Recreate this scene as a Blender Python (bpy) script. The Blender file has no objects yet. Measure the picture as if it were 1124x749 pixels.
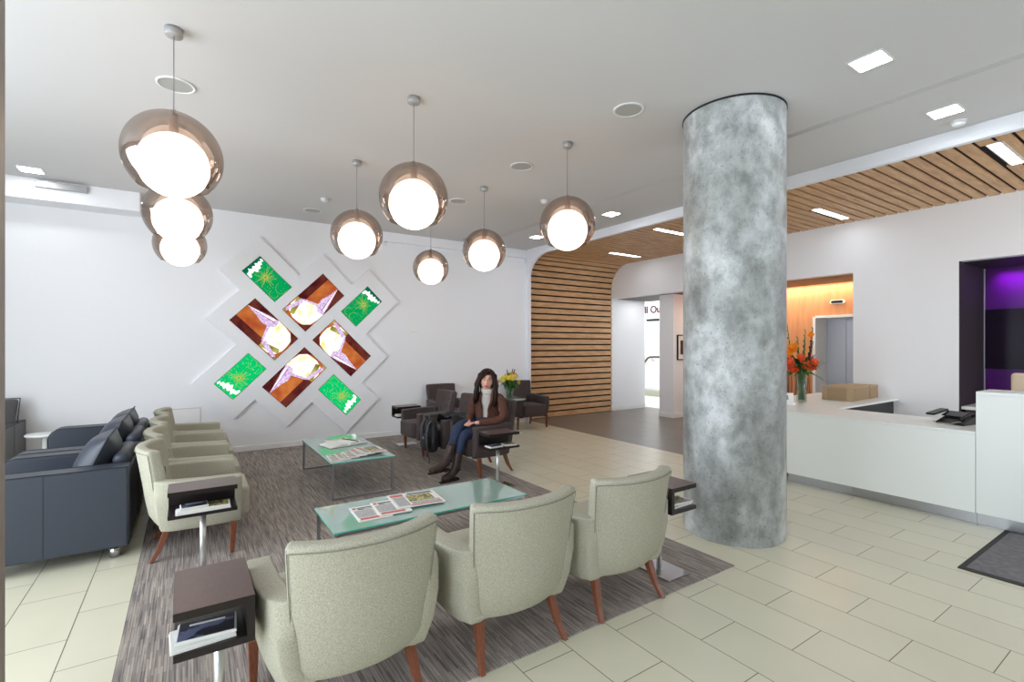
import bpy, bmesh, math, random
from math import sin, cos, pi, radians
from mathutils import Vector, Matrix
random.seed(7)
sc = bpy.context.scene
COL = sc.collection
V = Vector

# ------------------------------------------------------------------ helpers
def lin(c):
    r = []
    for v in c[:3]:
        v /= 255.0
        r.append(v/12.92 if v <= 0.04045 else ((v+0.055)/1.055)**2.4)
    return (*r, 1.0)

def mat(name, rgb, rough=0.6, metal=0.0, spec=0.5, bump=None, var=None, emit=None, estr=0, trans=0, ior=1.45, coat=0, sheen=0):
    m = bpy.data.materials.new(name); m.use_nodes = True
    nt = m.node_tree; b = nt.nodes['Principled BSDF']
    b.inputs['Base Color'].default_value = lin(rgb)
    b.inputs['Roughness'].default_value = rough
    b.inputs['Metallic'].default_value = metal
    b.inputs['Specular IOR Level'].default_value = spec
    b.inputs['IOR'].default_value = ior
    b.inputs['Transmission Weight'].default_value = trans
    b.inputs['Coat Weight'].default_value = coat
    b.inputs['Sheen Weight'].default_value = sheen
    if emit:
        b.inputs['Emission Color'].default_value = lin(emit); b.inputs['Emission Strength'].default_value = estr
    tc = None
    if bump or var:
        tc = nt.nodes.new('ShaderNodeTexCoord')
    if var:      # (rgb2, scale, detail, stretch, lo, hi)
        rgb2, scale, det, st, lo, hi = var
        mp = nt.nodes.new('ShaderNodeMapping'); mp.inputs['Scale'].default_value = st
        nz = nt.nodes.new('ShaderNodeTexNoise'); nz.inputs['Scale'].default_value = scale; nz.inputs['Detail'].default_value = det
        cr = nt.nodes.new('ShaderNodeValToRGB')
        cr.color_ramp.elements[0].position = lo; cr.color_ramp.elements[0].color = lin(rgb)
        cr.color_ramp.elements[1].position = hi; cr.color_ramp.elements[1].color = lin(rgb2)
        nt.links.new(tc.outputs['Object'], mp.inputs['Vector']); nt.links.new(mp.outputs[0], nz.inputs['Vector'])
        nt.links.new(nz.outputs['Fac'], cr.inputs[0]); nt.links.new(cr.outputs[0], b.inputs['Base Color'])
    if bump:     # (scale, strength)
        nz = nt.nodes.new('ShaderNodeTexNoise'); nz.inputs['Scale'].default_value = bump[0]; nz.inputs['Detail'].default_value = 4
        bp = nt.nodes.new('ShaderNodeBump'); bp.inputs['Strength'].default_value = bump[1]; bp.inputs['Distance'].default_value = 0.004
        nt.links.new(tc.outputs['Object'], nz.inputs['Vector'])
        nt.links.new(nz.outputs['Fac'], bp.inputs['Height']); nt.links.new(bp.outputs[0], b.inputs['Normal'])
    return m

def emat(name, rgb, s):
    m = bpy.data.materials.new(name); m.use_nodes = True
    nt = m.node_tree; nt.nodes.clear()
    e = nt.nodes.new('ShaderNodeEmission'); e.inputs[0].default_value = lin(rgb); e.inputs[1].default_value = s
    o = nt.nodes.new('ShaderNodeOutputMaterial'); nt.links.new(e.outputs[0], o.inputs[0])
    return m

def BM(): return bmesh.new()

def link(ob, parent=None):
    COL.objects.link(ob)
    if parent: ob.parent = parent
    return ob

def obj(name, bm, m, parent=None, smooth=False, bevel=0, seg=2, loc=None, rotz=0, sub=0, angle=35):
    me = bpy.data.meshes.new(name)
    bmesh.ops.recalc_face_normals(bm, faces=bm.faces[:])
    bm.to_mesh(me); bm.free()
    for x in (m if isinstance(m, (list, tuple)) else [m]): me.materials.append(x)
    ob = bpy.data.objects.new(name, me); link(ob, parent)
    if loc is not None: ob.location = loc
    if rotz: ob.rotation_euler = (0, 0, rotz)
    if smooth:
        for p in me.polygons: p.use_smooth = True
    if bevel:
        b = ob.modifiers.new('bevel', 'BEVEL'); b.width = bevel; b.segments = seg; b.limit_method = 'ANGLE'; b.angle_limit = radians(angle)
        b.harden_normals = False
    if sub:
        s = ob.modifiers.new('sub', 'SUBSURF'); s.levels = sub; s.render_levels = sub
    return ob

def empty(name, loc=(0, 0, 0), rotz=0):
    o = bpy.data.objects.new(name, None); link(o)
    o.location = loc; o.rotation_euler = (0, 0, rotz); o.empty_display_size = 0.1
    return o

def tag(o, label=None, cat=None, group=None, kind=None):
    if label: o['label'] = label
    if cat: o['category'] = cat
    if group: o['group'] = group
    if kind: o['kind'] = kind
    return o

def struct(name, bm, m, parent=None, **k):
    o = obj(name, bm, m, parent, **k)
    if parent is None: o['kind'] = 'structure'
    return o

def copy_tree(o, parent=None):
    c = o.copy(); COL.objects.link(c); c.parent = parent
    for ch in list(o.children): copy_tree(ch, c)
    return c

def box(bm, x0, x1, y0, y1, z0, z1, mi=0, M=None):
    vs = [bm.verts.new((x, y, z)) for x in (x0, x1) for y in (y0, y1) for z in (z0, z1)]
    if M is not None:
        for v in vs: v.co = M @ v.co
    for f in ((0,1,3,2),(4,6,7,5),(0,4,5,1),(2,3,7,6),(0,2,6,4),(1,5,7,3)):
        fc = bm.faces.new([vs[i] for i in f]); fc.material_index = mi
    return vs

def prism(bm, pts, a, b, axis='x', mi=0):
    """pts 2D polygon extruded along axis from a to b"""
    def P(u, v, t):
        return {'x': (t, u, v), 'y': (u, t, v), 'z': (u, v, t)}[axis]
    A = [bm.verts.new(P(u, v, a)) for u, v in pts]; B = [bm.verts.new(P(u, v, b)) for u, v in pts]
    n = len(pts)
    fs = [bm.faces.new(A), bm.faces.new(B[::-1])]
    for i in range(n):
        fs.append(bm.faces.new((A[i], B[i], B[(i+1) % n], A[(i+1) % n])))
    for f in fs: f.material_index = mi

def lathe(bm, prof, seg=24, c=(0, 0, 0), close=False, mi=0):
    rings = []
    for r, z in prof:
        if r < 1e-6: rings.append([bm.verts.new((c[0], c[1], c[2]+z))])
        else: rings.append([bm.verts.new((c[0]+r*cos(2*pi*i/seg), c[1]+r*sin(2*pi*i/seg), c[2]+z)) for i in range(seg)])
    for a, b in zip(rings, rings[1:] + ([rings[0]] if close else [])):
        for i in range(seg):
            j = (i+1) % seg
            if len(a) == 1 and len(b) == 1: continue
            if len(a) == 1: f = bm.faces.new((a[0], b[i], b[j]))
            elif len(b) == 1: f = bm.faces.new((a[i], b[0], a[j]))
            else: f = bm.faces.new((a[i], b[i], b[j], a[j]))
            f.material_index = mi

def tube(bm, pts, rad, seg=10, mi=0, flat=None):
    pts = [V(p) for p in pts]
    rs = rad if isinstance(rad, (list, tuple)) else [rad]*len(pts)
    rings = []; up = None
    for i, p in enumerate(pts):
        t = (pts[min(i+1, len(pts)-1)] - pts[max(i-1, 0)]).normalized()
        if up is None:
            up = V((0, 0, 1)) if abs(t.z) < 0.9 else V((1, 0, 0))
        a = t.cross(up)
        if a.length < 1e-5: a = t.cross(V((0, 1, 0)))
        a.normalize(); b = a.cross(t).normalized(); up = b
        k = flat if flat else 1
        rings.append([bm.verts.new(p + a*rs[i]*cos(2*pi*j/seg) + b*rs[i]*k*sin(2*pi*j/seg)) for j in range(seg)])
    for A, B in zip(rings, rings[1:]):
        for j in range(seg):
            f = bm.faces.new((A[j], A[(j+1) % seg], B[(j+1) % seg], B[j])); f.material_index = mi
    for R in (rings[0][::-1], rings[-1]):
        f = bm.faces.new(R); f.material_index = mi

def sphere(bm, c, r, u=16, v=10, s=(1, 1, 1), mi=0, M=None):
    rr = bmesh.ops.create_uvsphere(bm, u_segments=u, v_segments=v, radius=r)
    for w in rr['verts']:
        w.co = V((w.co.x*s[0], w.co.y*s[1], w.co.z*s[2]))
        if M is not None: w.co = M @ w.co
        w.co += V(c)
    for f in {f for w in rr['verts'] for f in w.link_faces}: f.material_index = mi
    return rr['verts']

def slab(bm, O, I, mi=0):
    """closed shell between two equal grids O[i][j], I[i][j]"""
    n, m = len(O), len(O[0])
    A = [[bm.verts.new(p) for p in r] for r in O]; B = [[bm.verts.new(p) for p in r] for r in I]
    for i in range(n-1):
        for j in range(m-1):
            bm.faces.new((A[i][j], A[i+1][j], A[i+1][j+1], A[i][j+1]))
            bm.faces.new((B[i][j], B[i][j+1], B[i+1][j+1], B[i+1][j]))
    for i in range(n-1):
        bm.faces.new((A[i][0], B[i][0], B[i+1][0], A[i+1][0]))
        bm.faces.new((A[i][m-1], A[i+1][m-1], B[i+1][m-1], B[i][m-1]))
    for j in range(m-1):
        bm.faces.new((A[0][j], A[0][j+1], B[0][j+1], B[0][j]))
        bm.faces.new((A[n-1][j], B[n-1][j], B[n-1][j+1], A[n-1][j+1]))

# ------------------------------------------------------------------ materials
M_WALL = mat('white_paint', (238, 239, 243), 0.6, bump=(60, 0.03))
M_CEIL = mat('ceiling_paint', (208, 207, 208), 0.7)
M_TRIM = mat('trim_paint', (240, 240, 240), 0.35)
M_BLACKGAP = mat('dark_backing', (24, 18, 14), 0.9)
M_CHROME = mat('chrome', (205, 205, 208), 0.08, 1.0)
M_POLE = mat('satin_steel_pole', (214, 214, 212), 0.3, 0.75)
M_STEEL = mat('brushed_steel', (176, 178, 182), 0.32, 1.0)
M_GREYMETAL = mat('satin_grey_metal', (172, 172, 172), 0.4, 0.3)
M_CREAM = mat('cream_fabric', (160, 157, 140), 0.9, spec=0.2, bump=(420, 0.5), sheen=0.05, var=((188, 185, 168), 200, 4, (1, 1, 1), 0.35, 0.65))
M_GREYFAB = mat('charcoal_fabric', (68, 58, 58), 0.9, spec=0.2, bump=(400, 0.4), sheen=0.1, var=((84, 74, 72), 120, 3, (1, 1, 1), 0.35, 0.65))
M_PIPING = mat('seam_grey', (128, 130, 116), 0.9)
M_LEATHER = mat('slate_leather', (54, 59, 70), 0.42, spec=0.5, bump=(180, 0.15))
M_LEATHER2 = mat('dark_grey_leather', (84, 84, 88), 0.4, spec=0.5, bump=(180, 0.15))
M_SEAM = mat('leather_seam', (28, 30, 36), 0.6)
M_LEG = mat('red_brown_wood', (104, 58, 40), 0.35, var=((132, 78, 54), 30, 4, (8, 8, 1), 0.3, 0.7))
M_WENGE = mat('wenge_wood', (22, 15, 15), 0.38, spec=0.5, var=((36, 26, 26), 30, 5, (1, 14, 14), 0.3, 0.75))
M_WENGETOP = mat('wenge_top', (82, 62, 60), 0.32, spec=0.6, var=((98, 78, 74), 24, 5, (14, 1, 1), 0.3, 0.75))  # browner, paler wenge for the upper face only
M_GLASSTOP = mat('frosted_green_glass', (150, 178, 170), 0.07, spec=0.8, coat=0.5)
M_GLASSEDGE = mat('green_glass_edge', (96, 190, 168), 0.1, spec=0.6, emit=None)
M_PAPER = mat('paper', (226, 226, 222), 0.6)
M_PRINT = mat('print_grey', (128, 128, 130), 0.7, var=((205, 205, 205), 300, 2, (1, 6, 1), 0.45, 0.55))
M_PRINTDK = mat('print_dark', (40, 40, 44), 0.7)
M_PRINTRED = mat('print_red', (192, 100, 94), 0.6)
M_PRINTPIC = mat('print_picture', (96, 84, 74), 0.6, var=((190, 184, 110), 60, 4, (1, 1, 1), 0.4, 0.6))
M_BLUECOVER = mat('blue_cover', (92, 100, 132), 0.4, var=((30, 32, 42), 14, 3, (1, 1, 1), .45, .5))
M_WHITETOP = mat('white_solid_surface', (234, 238, 236), 0.35, spec=0.5)
M_KRAFT = mat('kraft_card', (172, 148, 116), 0.8, var=((182, 158, 126), 40, 3, (1, 1, 6), 0.4, 0.6))
M_BLACKPL = mat('black_plastic', (16, 16, 18), 0.35)
M_LCD = mat('phone_screen_dark', (30, 32, 36), 0.15)
M_WHITEPL = mat('white_plastic', (225, 225, 225), 0.4)
M_SPKGRILLE = mat('speaker_grille', (176, 176, 174), 0.7, bump=(900, 0.4))
M_CONNECT = mat('cable_grey', (120, 120, 120), 0.5)
M_DARKHOLE = mat('dark_slot', (40, 40, 42), 0.9)
M_MAT = mat('mat_pile', (112, 110, 114), 0.95, bump=(300, 0.6), var=((128, 126, 130), 25, 5, (1, 1, 1), 0.35, 0.65))
M_RUBBER = mat('mat_rubber', (52, 50, 52), 0.7)
M_GREEN = mat('leaf_green', (44, 92, 40), 0.5, spec=0.4, var=((76, 128, 50), 18, 2, (1, 1, 1), 0.35, 0.65))
M_LEAFDK = mat('leaf_dark', (28, 58, 34), 0.4)
M_ORANGE = mat('orange_flower', (222, 84, 44), 0.45)
M_ORANGE2 = mat('amber_flower', (240, 150, 40), 0.5)
M_YELLOW = mat('yellow_flower', (226, 206, 60), 0.6)
M_PALEYEL = mat('pale_yellow_flower', (222, 220, 140), 0.6)
M_POD = mat('dark_bud', (56, 30, 26), 0.6)
def clear_glass():
    m = bpy.data.materials.new('clear_glass'); m.use_nodes = True
    nt = m.node_tree; nt.nodes.clear(); N = nt.nodes.new; L = nt.links.new
    t = N('ShaderNodeBsdfTransparent'); t.inputs[0].default_value = lin((238, 246, 242)); g = N('ShaderNodeBsdfGlossy'); g.inputs['Roughness'].default_value = 0.02
    lw = N('ShaderNodeLayerWeight'); lw.inputs[0].default_value = .2; fr = N('ShaderNodeMapRange'); fr.inputs['To Min'].default_value = .04; fr.inputs['To Max'].default_value = .5; L(lw.outputs['Facing'], fr.inputs['Value'])
    mx = N('ShaderNodeMixShader'); L(fr.outputs[0], mx.inputs[0]); L(t.outputs[0], mx.inputs[1]); L(g.outputs[0], mx.inputs[2])
    o = N('ShaderNodeOutputMaterial'); L(mx.outputs[0], o.inputs[0]); return m
M_GLASS = clear_glass()
M_WATER = mat('vase_stems_green', (92, 122, 78), 0.5)
M_SOFFIT = mat('taupe_soffit', (92, 84, 80), 0.6)
M_DARKJAMB = mat('aubergine_jamb', (58, 50, 54), 0.6, spec=.2)
M_PURPLE = mat('purple_glass_panel', (74, 14, 98), 0.3, spec=0.3)
M_PURPLEDK = mat('dark_purple_glass', (20, 5, 28), 0.25, spec=0.2)
M_POST = mat('taupe_post', (150, 138, 128), 0.5, var=((134, 124, 116), 12, 3, (6, 6, 1), 0.3, 0.7))
M_TEXT = mat('maroon_lettering', (78, 34, 48), 0.5)
M_HANDRAIL = mat('handrail_wood', (96, 70, 52), 0.4)
M_BEIGE = mat('beige_upholstery', (216, 196, 172), 0.7)
M_DOWN = emat('downlight_panel', (248, 252, 255), 34)
M_SLATLIGHT = emat('linear_light_panel', (246, 250, 255), 15)
M_BULB = emat('lamp_bulb', (255, 244, 228), 5)
M_STEELDOOR = mat('lift_steel', (190, 194, 204), 0.32, 0.8)

def tile_material(name, rgb, rgb2, grout, w, hgt, u0, v0, rough):
    m = bpy.data.materials.new(name); m.use_nodes = True
    nt = m.node_tree; N = nt.nodes.new; L = nt.links.new; b = nt.nodes['Principled BSDF']
    tc = N('ShaderNodeTexCoord'); sx = N('ShaderNodeSeparateXYZ'); cx = N('ShaderNodeCombineXYZ')
    L(tc.outputs['Object'], sx.inputs[0])
    au = N('ShaderNodeMath'); au.operation = 'ADD'; au.inputs[1].default_value = u0
    av = N('ShaderNodeMath'); av.operation = 'ADD'; av.inputs[1].default_value = v0
    L(sx.outputs['Y'], au.inputs[0]); L(sx.outputs['X'], av.inputs[0])
    L(au.outputs[0], cx.inputs['X']); L(av.outputs[0], cx.inputs['Y'])
    br = N('ShaderNodeTexBrick'); br.offset = 0.5; br.offset_frequency = 2; br.squash = 1; br.squash_frequency = 2
    br.inputs['Scale'].default_value = 1; br.inputs['Brick Width'].default_value = w; br.inputs['Row Height'].default_value = hgt
    br.inputs['Mortar Size'].default_value = 0.0022; br.inputs['Mortar Smooth'].default_value = 0.1
    br.inputs['Color1'].default_value = lin(rgb); br.inputs['Color2'].default_value = lin(rgb2); br.inputs['Mortar'].default_value = lin(grout)
    L(cx.outputs[0], br.inputs['Vector'])
    nz = N('ShaderNodeTexNoise'); nz.inputs['Scale'].default_value = 3; nz.inputs['Detail'].default_value = 6
    L(tc.outputs['Object'], nz.inputs['Vector'])
    mx = N('ShaderNodeMixRGB'); mx.blend_type = 'MULTIPLY'; mx.inputs[0].default_value = 0.10
    L(br.outputs['Color'], mx.inputs[1]); L(nz.outputs['Fac'], mx.inputs[2]); L(mx.outputs[0], b.inputs['Base Color'])
    b.inputs['Roughness'].default_value = rough; b.inputs['Specular IOR Level'].default_value = 0.5
    bp = N('ShaderNodeBump'); bp.inputs['Strength'].default_value = 0.3; bp.inputs['Distance'].default_value = 0.002; bp.invert = True
    L(br.outputs['Fac'], bp.inputs['Height']); L(bp.outputs[0], b.inputs['Normal'])
    return m
TW, TH = 0.616, 0.308
M_TILE = tile_material('pale_stone_tile', (220, 216, 193), (215, 211, 189), (92, 82, 70), TW, TH, -1.273-TW/2+TW*40, -2.553+TH*40, 0.28)
M_GTILE = tile_material('grey_stone_tile', (126, 120, 112), (116, 111, 104), (84, 80, 76), TW, TH, -1.273-TW/2+TW*40, -2.553+TH*40, 0.3)

def rug_material():
    m = bpy.data.materials.new('streaked_carpet'); m.use_nodes = True
    nt = m.node_tree; N = nt.nodes.new; L = nt.links.new; b = nt.nodes['Principled BSDF']
    tc = N('ShaderNodeTexCoord'); sx = N('ShaderNodeSeparateXYZ'); cx = N('ShaderNodeCombineXYZ'); L(tc.outputs['Object'], sx.inputs[0])
    L(sx.outputs['Y'], cx.inputs['X']); L(sx.outputs['X'], cx.inputs['Y'])
    br = N('ShaderNodeTexBrick'); br.offset = 0.37; br.offset_frequency = 2
    br.inputs['Scale'].default_value = 1; br.inputs['Brick Width'].default_value = 0.16; br.inputs['Row Height'].default_value = 0.012
    br.inputs['Mortar Size'].default_value = 0.0012; br.inputs['Bias'].default_value = 0
    br.inputs['Color1'].default_value = lin((186, 174, 164)); br.inputs['Color2'].default_value = lin((100, 96, 98)); br.inputs['Mortar'].default_value = lin((78, 74, 78))
    L(cx.outputs[0], br.inputs['Vector'])
    mp = N('ShaderNodeMapping'); mp.inputs['Scale'].default_value = (110, 3.0, 1); L(tc.outputs['Object'], mp.inputs['Vector'])
    nz = N('ShaderNodeTexNoise'); nz.inputs['Scale'].default_value = 1; nz.inputs['Detail'].default_value = 3; L(mp.outputs[0], nz.inputs['Vector'])
    cr = N('ShaderNodeValToRGB'); cr.color_ramp.elements[0].position = 0.32; cr.color_ramp.elements[0].color = lin((92, 87, 90))
    cr.color_ramp.elements[1].position = 0.7; cr.color_ramp.elements[1].color = lin((196, 184, 172)); L(nz.outputs['Fac'], cr.inputs[0])
    mx = N('ShaderNodeMixRGB'); mx.inputs[0].default_value = 0.55; L(br.outputs['Color'], mx.inputs[1]); L(cr.outputs[0], mx.inputs[2])
    L(mx.outputs[0], b.inputs['Base Color']); b.inputs['Roughness'].default_value = 0.95; b.inputs['Specular IOR Level'].default_value = 0.15
    bp = N('ShaderNodeBump'); bp.inputs['Strength'].default_value = 0.6; bp.inputs['Distance'].default_value = 0.004
    L(mx.outputs[0], bp.inputs['Height']); L(bp.outputs[0], b.inputs['Normal'])
    return m
M_RUG = rug_material()

def slat_material():
    m = bpy.data.materials.new('oak_slat_wood'); m.use_nodes = True
    nt = m.node_tree; N = nt.nodes.new; L = nt.links.new; b = nt.nodes['Principled BSDF']
    tc = N('ShaderNodeTexCoord')
    mp = N('ShaderNodeMapping'); mp.inputs['Scale'].default_value = (1.2, 9, 9); L(tc.outputs['Object'], mp.inputs['Vector'])
    nz = N('ShaderNodeTexNoise'); nz.inputs['Scale'].default_value = 2.2; nz.inputs['Detail'].default_value = 6; nz.inputs['Roughness'].default_value = 0.65; L(mp.outputs[0], nz.inputs['Vector'])
    cr = N('ShaderNodeValToRGB'); cr.color_ramp.elements[0].position = 0.3; cr.color_ramp.elements[0].color = lin((180, 134, 94))
    cr.color_ramp.elements[1].position = 0.7; cr.color_ramp.elements[1].color = lin((222, 182, 136)); L(nz.outputs['Fac'], cr.inputs[0])
    L(cr.outputs[0], b.inputs['Base Color']); b.inputs['Roughness'].default_value = 0.5
    return m
M_SLAT = slat_material()

def concrete_material():
    m = bpy.data.materials.new('bare_concrete'); m.use_nodes = True
    nt = m.node_tree; N = nt.nodes.new; L = nt.links.new; b = nt.nodes['Principled BSDF']
    tc = N('ShaderNodeTexCoord')
    def noise(scale, det, rough, st, dist=0.0):
        mp = N('ShaderNodeMapping'); mp.inputs['Scale'].default_value = st; L(tc.outputs['Object'], mp.inputs['Vector'])
        n = N('ShaderNodeTexNoise'); n.inputs['Scale'].default_value = scale; n.inputs['Detail'].default_value = det; n.inputs['Roughness'].default_value = rough
        n.inputs['Distortion'].default_value = dist; L(mp.outputs[0], n.inputs['Vector']); return n
    a = noise(1.9, 9, 0.56, (1, 1, 0.75), 0.25); c = noise(8, 7, 0.62, (1, 1, 0.8), 0.1); d = noise(60, 3, 0.5, (1, 1, 1))
    cr = N('ShaderNodeValToRGB'); e = cr.color_ramp.elements
    e[0].position = 0.34; e[0].color = lin((150, 153, 152)); e[1].position = 0.66; e[1].color = lin((206, 210, 212))
    k = e.new(0.47); k.color = lin((166, 170, 169)); k = e.new(0.56); k.color = lin((190, 194, 196))
    L(a.outputs['Fac'], cr.inputs[0])
    cr2 = N('ShaderNodeValToRGB'); cr2.color_ramp.elements[0].position = 0.36; cr2.color_ramp.elements[0].color = lin((176, 176, 172)); cr2.color_ramp.elements[1].position = 0.6; cr2.color_ramp.elements[1].color = (1, 1, 1, 1)
    L(c.outputs['Fac'], cr2.inputs[0])
    mx = N('ShaderNodeMixRGB'); mx.blend_type = 'MULTIPLY'; mx.inputs[0].default_value = 0.75; L(cr.outputs[0], mx.inputs[1]); L(cr2.outputs[0], mx.inputs[2])
    cr3 = N('ShaderNodeValToRGB'); cr3.color_ramp.elements[0].position = 0.28; cr3.color_ramp.elements[0].color = lin((150, 150, 148)); cr3.color_ramp.elements[1].position = 0.40; cr3.color_ramp.elements[1].color = (1, 1, 1, 1)
    L(d.outputs['Fac'], cr3.inputs[0])
    m2 = N('ShaderNodeMixRGB'); m2.blend_type = 'MULTIPLY'; m2.inputs[0].default_value = 0.6; L(mx.outputs[0], m2.inputs[1]); L(cr3.outputs[0], m2.inputs[2])
    L(m2.outputs[0], b.inputs['Base Color']); b.inputs['Roughness'].default_value = 0.42
    bp = N('ShaderNodeBump'); bp.inputs['Strength'].default_value = 0.35; bp.inputs['Distance'].default_value = 0.01; L(c.outputs['Fac'], bp.inputs['Height']); L(bp.outputs[0], b.inputs['Normal'])
    return m
M_CONC = concrete_material()

def orange_material():
    m = bpy.data.materials.new('orange_wood_panel'); m.use_nodes = True
    nt = m.node_tree; N = nt.nodes.new; L = nt.links.new; b = nt.nodes['Principled BSDF']
    tc = N('ShaderNodeTexCoord'); mp = N('ShaderNodeMapping'); mp.inputs['Scale'].default_value = (1, 3, 0.4); L(tc.outputs['Object'], mp.inputs['Vector'])
    nz = N('ShaderNodeTexNoise'); nz.inputs['Scale'].default_value = 5; nz.inputs['Detail'].default_value = 5; L(mp.outputs[0], nz.inputs['Vector'])
    cr = N('ShaderNodeValToRGB'); cr.color_ramp.elements[0].position = 0.3; cr.color_ramp.elements[0].color = lin((214, 140, 92)); cr.color_ramp.elements[1].position = 0.7; cr.color_ramp.elements[1].color = lin((228, 158, 108))
    L(nz.outputs['Fac'], cr.inputs[0]); L(cr.outputs[0], b.inputs['Base Color']); b.inputs['Roughness'].default_value = 0.45
    return m
M_ORWALL = orange_material()

def smoked_material():
    m = bpy.data.materials.new('smoked_mirror_glass'); m.use_nodes = True
    nt = m.node_tree; nt.nodes.clear(); N = nt.nodes.new; L = nt.links.new
    t = N('ShaderNodeBsdfTransparent'); t.inputs[0].default_value = lin((210, 194, 184))
    g = N('ShaderNodeBsdfGlossy'); g.inputs[0].default_value = lin((214, 206, 200)); g.inputs['Roughness'].default_value = 0.03
    lw = N('ShaderNodeLayerWeight'); lw.inputs['Blend'].default_value = 0.35
    mr = N('ShaderNodeMapRange'); mr.inputs['To Min'].default_value = 0.10; mr.inputs['To Max'].default_value = 0.9
    L(lw.outputs['Facing'], mr.inputs['Value'])
    mx = N('ShaderNodeMixShader'); L(mr.outputs[0], mx.inputs[0]); L(t.outputs[0], mx.inputs[1]); L(g.outputs[0], mx.inputs[2])
    o = N('ShaderNodeOutputMaterial'); L(mx.outputs[0], o.inputs[0])
    return m
M_SMOKE = smoked_material()

# ------------------------------------------------------------------ setting
CZ = 3.47            # lounge ceiling
XL, XB = -3.4, 8.3   # window side, counter back wall
YD, YF = 8.05, -2.6  # display wall, unseen front wall
DOOR_H = 2.635
FX = 5.70

bm = BM(); box(bm, XL-0.3, 5.82, YF-0.3, YD+0.2, -0.1, 0); box(bm, 5.82, 8.6, YF-0.3, 3.0, -0.1, 0)
struct('floor', bm, M_TILE)
bm = BM(); box(bm, 5.82, 9.6, 3.0, 8.4, -0.1, 0.0); box(bm, 9.6, 10.1, 3.0, 6.7, -.1, 0); box(bm, 8.6, 9.6, YF-.3, 3.0, -0.1, 0)
struct('floor_grey', bm, M_GTILE)
bm = BM(); box(bm, 9.6, 12.3, 6.7, 12.3, -0.1, 0.0)
struct('floor_corridor', bm, mat('pale_corridor_floor', (226, 226, 214), 0.4))

bm = BM(); box(bm, XL-0.3, 4.56, YF-0.3, YD+0.2, CZ, CZ+0.15); box(bm, 4.655, 5.76, YF-0.3, YD+0.2, CZ, CZ+0.15)
box(bm, 4.56, 4.655, YF-.3, YD+.2, CZ+0.06, CZ+0.15)
struct('ceiling', bm, M_CEIL)
# three slot diffuser blades closing the channel
bm = BM()
for k in range(4):
    x = 4.56 + 0.0255*k
    box(bm, x, x+0.0145, YF, YD, CZ-0.002, CZ+0.0025)
o = struct('trim_1', bm, M_CEIL)
bm = BM(); box(bm, 4.56, 4.655, YF, YD, CZ+0.0035, CZ+0.058); struct('trim_2', bm, M_DARKHOLE)
bm = BM(); box(bm, 5.70, 12.3, YF-.3, 12.3, 3.60, 3.75); struct('ceiling_upper', bm, M_CEIL)

# display wall with air slot at the top right
bm = BM(); box(bm, XL-0.3, 5.76, YD, YD+0.2, 0, 3.23); box(bm, XL-0.3, 2.76, YD, YD+0.2, 3.23, CZ+.1); box(bm, 2.76, 5.70, YD, YD+0.2, 3.31, CZ+.1)
box(bm, 2.76, 5.76, YD+0.06, YD+.2, 3.23, 3.31)
struct('wall_display', bm, M_WALL)
bm = BM(); box(bm, XL, 5.70, YD-0.016, YD, 0, 0.085); struct('baseboard_display', bm, M_TRIM, bevel=0.005)

# arched fascia of the timber portal (plane x = 5.70)
def arc(cy, cz, r, a0, a1, n): return [(cy + r*cos(radians(a0+(a1-a0)*i/n)), cz + r*sin(radians(a0+(a1-a0)*i/n))) for i in range(n+1)]
ZF = 3.335
inner = [(7.965, 0.0)] + arc(7.965-0.62, ZF-0.42, 1.0, 0, 90, 14)[0:0]
ellipse = [(7.965-0.62 + 0.62*cos(radians(t)), ZF-0.40 + 0.40*sin(radians(t))) for t in range(0, 91, 6)]
poly = [(8.1, 0.0), (8.1, 3.62), (YF, 3.62), (YF, ZF)] + ellipse[::-1] + [(7.965, 0.0)]
bm = BM(); prism(bm, poly, FX, FX+0.06, 'x')
struct('wall_portal_fascia', bm, mat('portal_paint', (236, 238, 244), 0.55))

# timber slats: back sheet + slats following wall, curve and ceiling
SY, SZ, SR = 8.25, 3.41, 0.55
def prof(s, off=0.0):
    """point & normal at arclength s from floor up the wall round the bend along the ceiling"""
    L1 = SZ-SR; L2 = L1 + SR*pi/2
    if s <= L1: return (SY-off, s), (-1, 0)
    if s <= L2:
        a = (s-L1)/SR
        return (SY-SR + (SR-off)*cos(a), SZ-SR + (SR-off)*sin(a)), (-cos(a), -sin(a))
    return (SY-SR-(s-L2), SZ-off), (0, -1)
TOT = SZ-SR + SR*pi/2 + (SY-SR-YF)
bm = BM()
n = 0; pts = []
ss = [i*0.09 for i in range(int(TOT/0.09)+1)]
A = [prof(s, -0.040)[0] for s in ss]; B = [prof(s, -0.008)[0] for s in ss]
prism(bm, A + B[::-1], FX+0.06, XB+0.02, 'x')
struct('wall_slat_backing', bm, M_BLACKGAP)
lights_slat = [(6.15, 7.05, 1.27), (7.1, 8.02, 3.23), (6.18, 7.05, 5.19), (7.03, 7.9, 7.03)]
bm = BM(); s = 0.012; pitch = 0.1305
while s < TOT-0.2:
    s1 = s + pitch - 0.033
    sub = [s + (s1-s)*k/4 for k in range(5)]
    O = [prof(q, 0.012)[0] for q in sub]; I = [prof(q, -0.006)[0] for q in sub]
    yc = prof((s+s1)/2, 0)[0][0]
    x0, x1 = FX+0.065, XB+0.005
    hit = [l for l in lights_slat if abs(l[2]-yc) < 0.064 and s > SZ-SR+SR*pi/2-0.1]
    if hit:
        prism(bm, O + I[::-1], x0, hit[0][0], 'x'); prism(bm, O + I[::-1], hit[0][1], x1, 'x')
    else:
        prism(bm, O + I[::-1], x0, x1, 'x')
    s += pitch
struct('wall_oak_slats', bm, M_SLAT)
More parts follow.
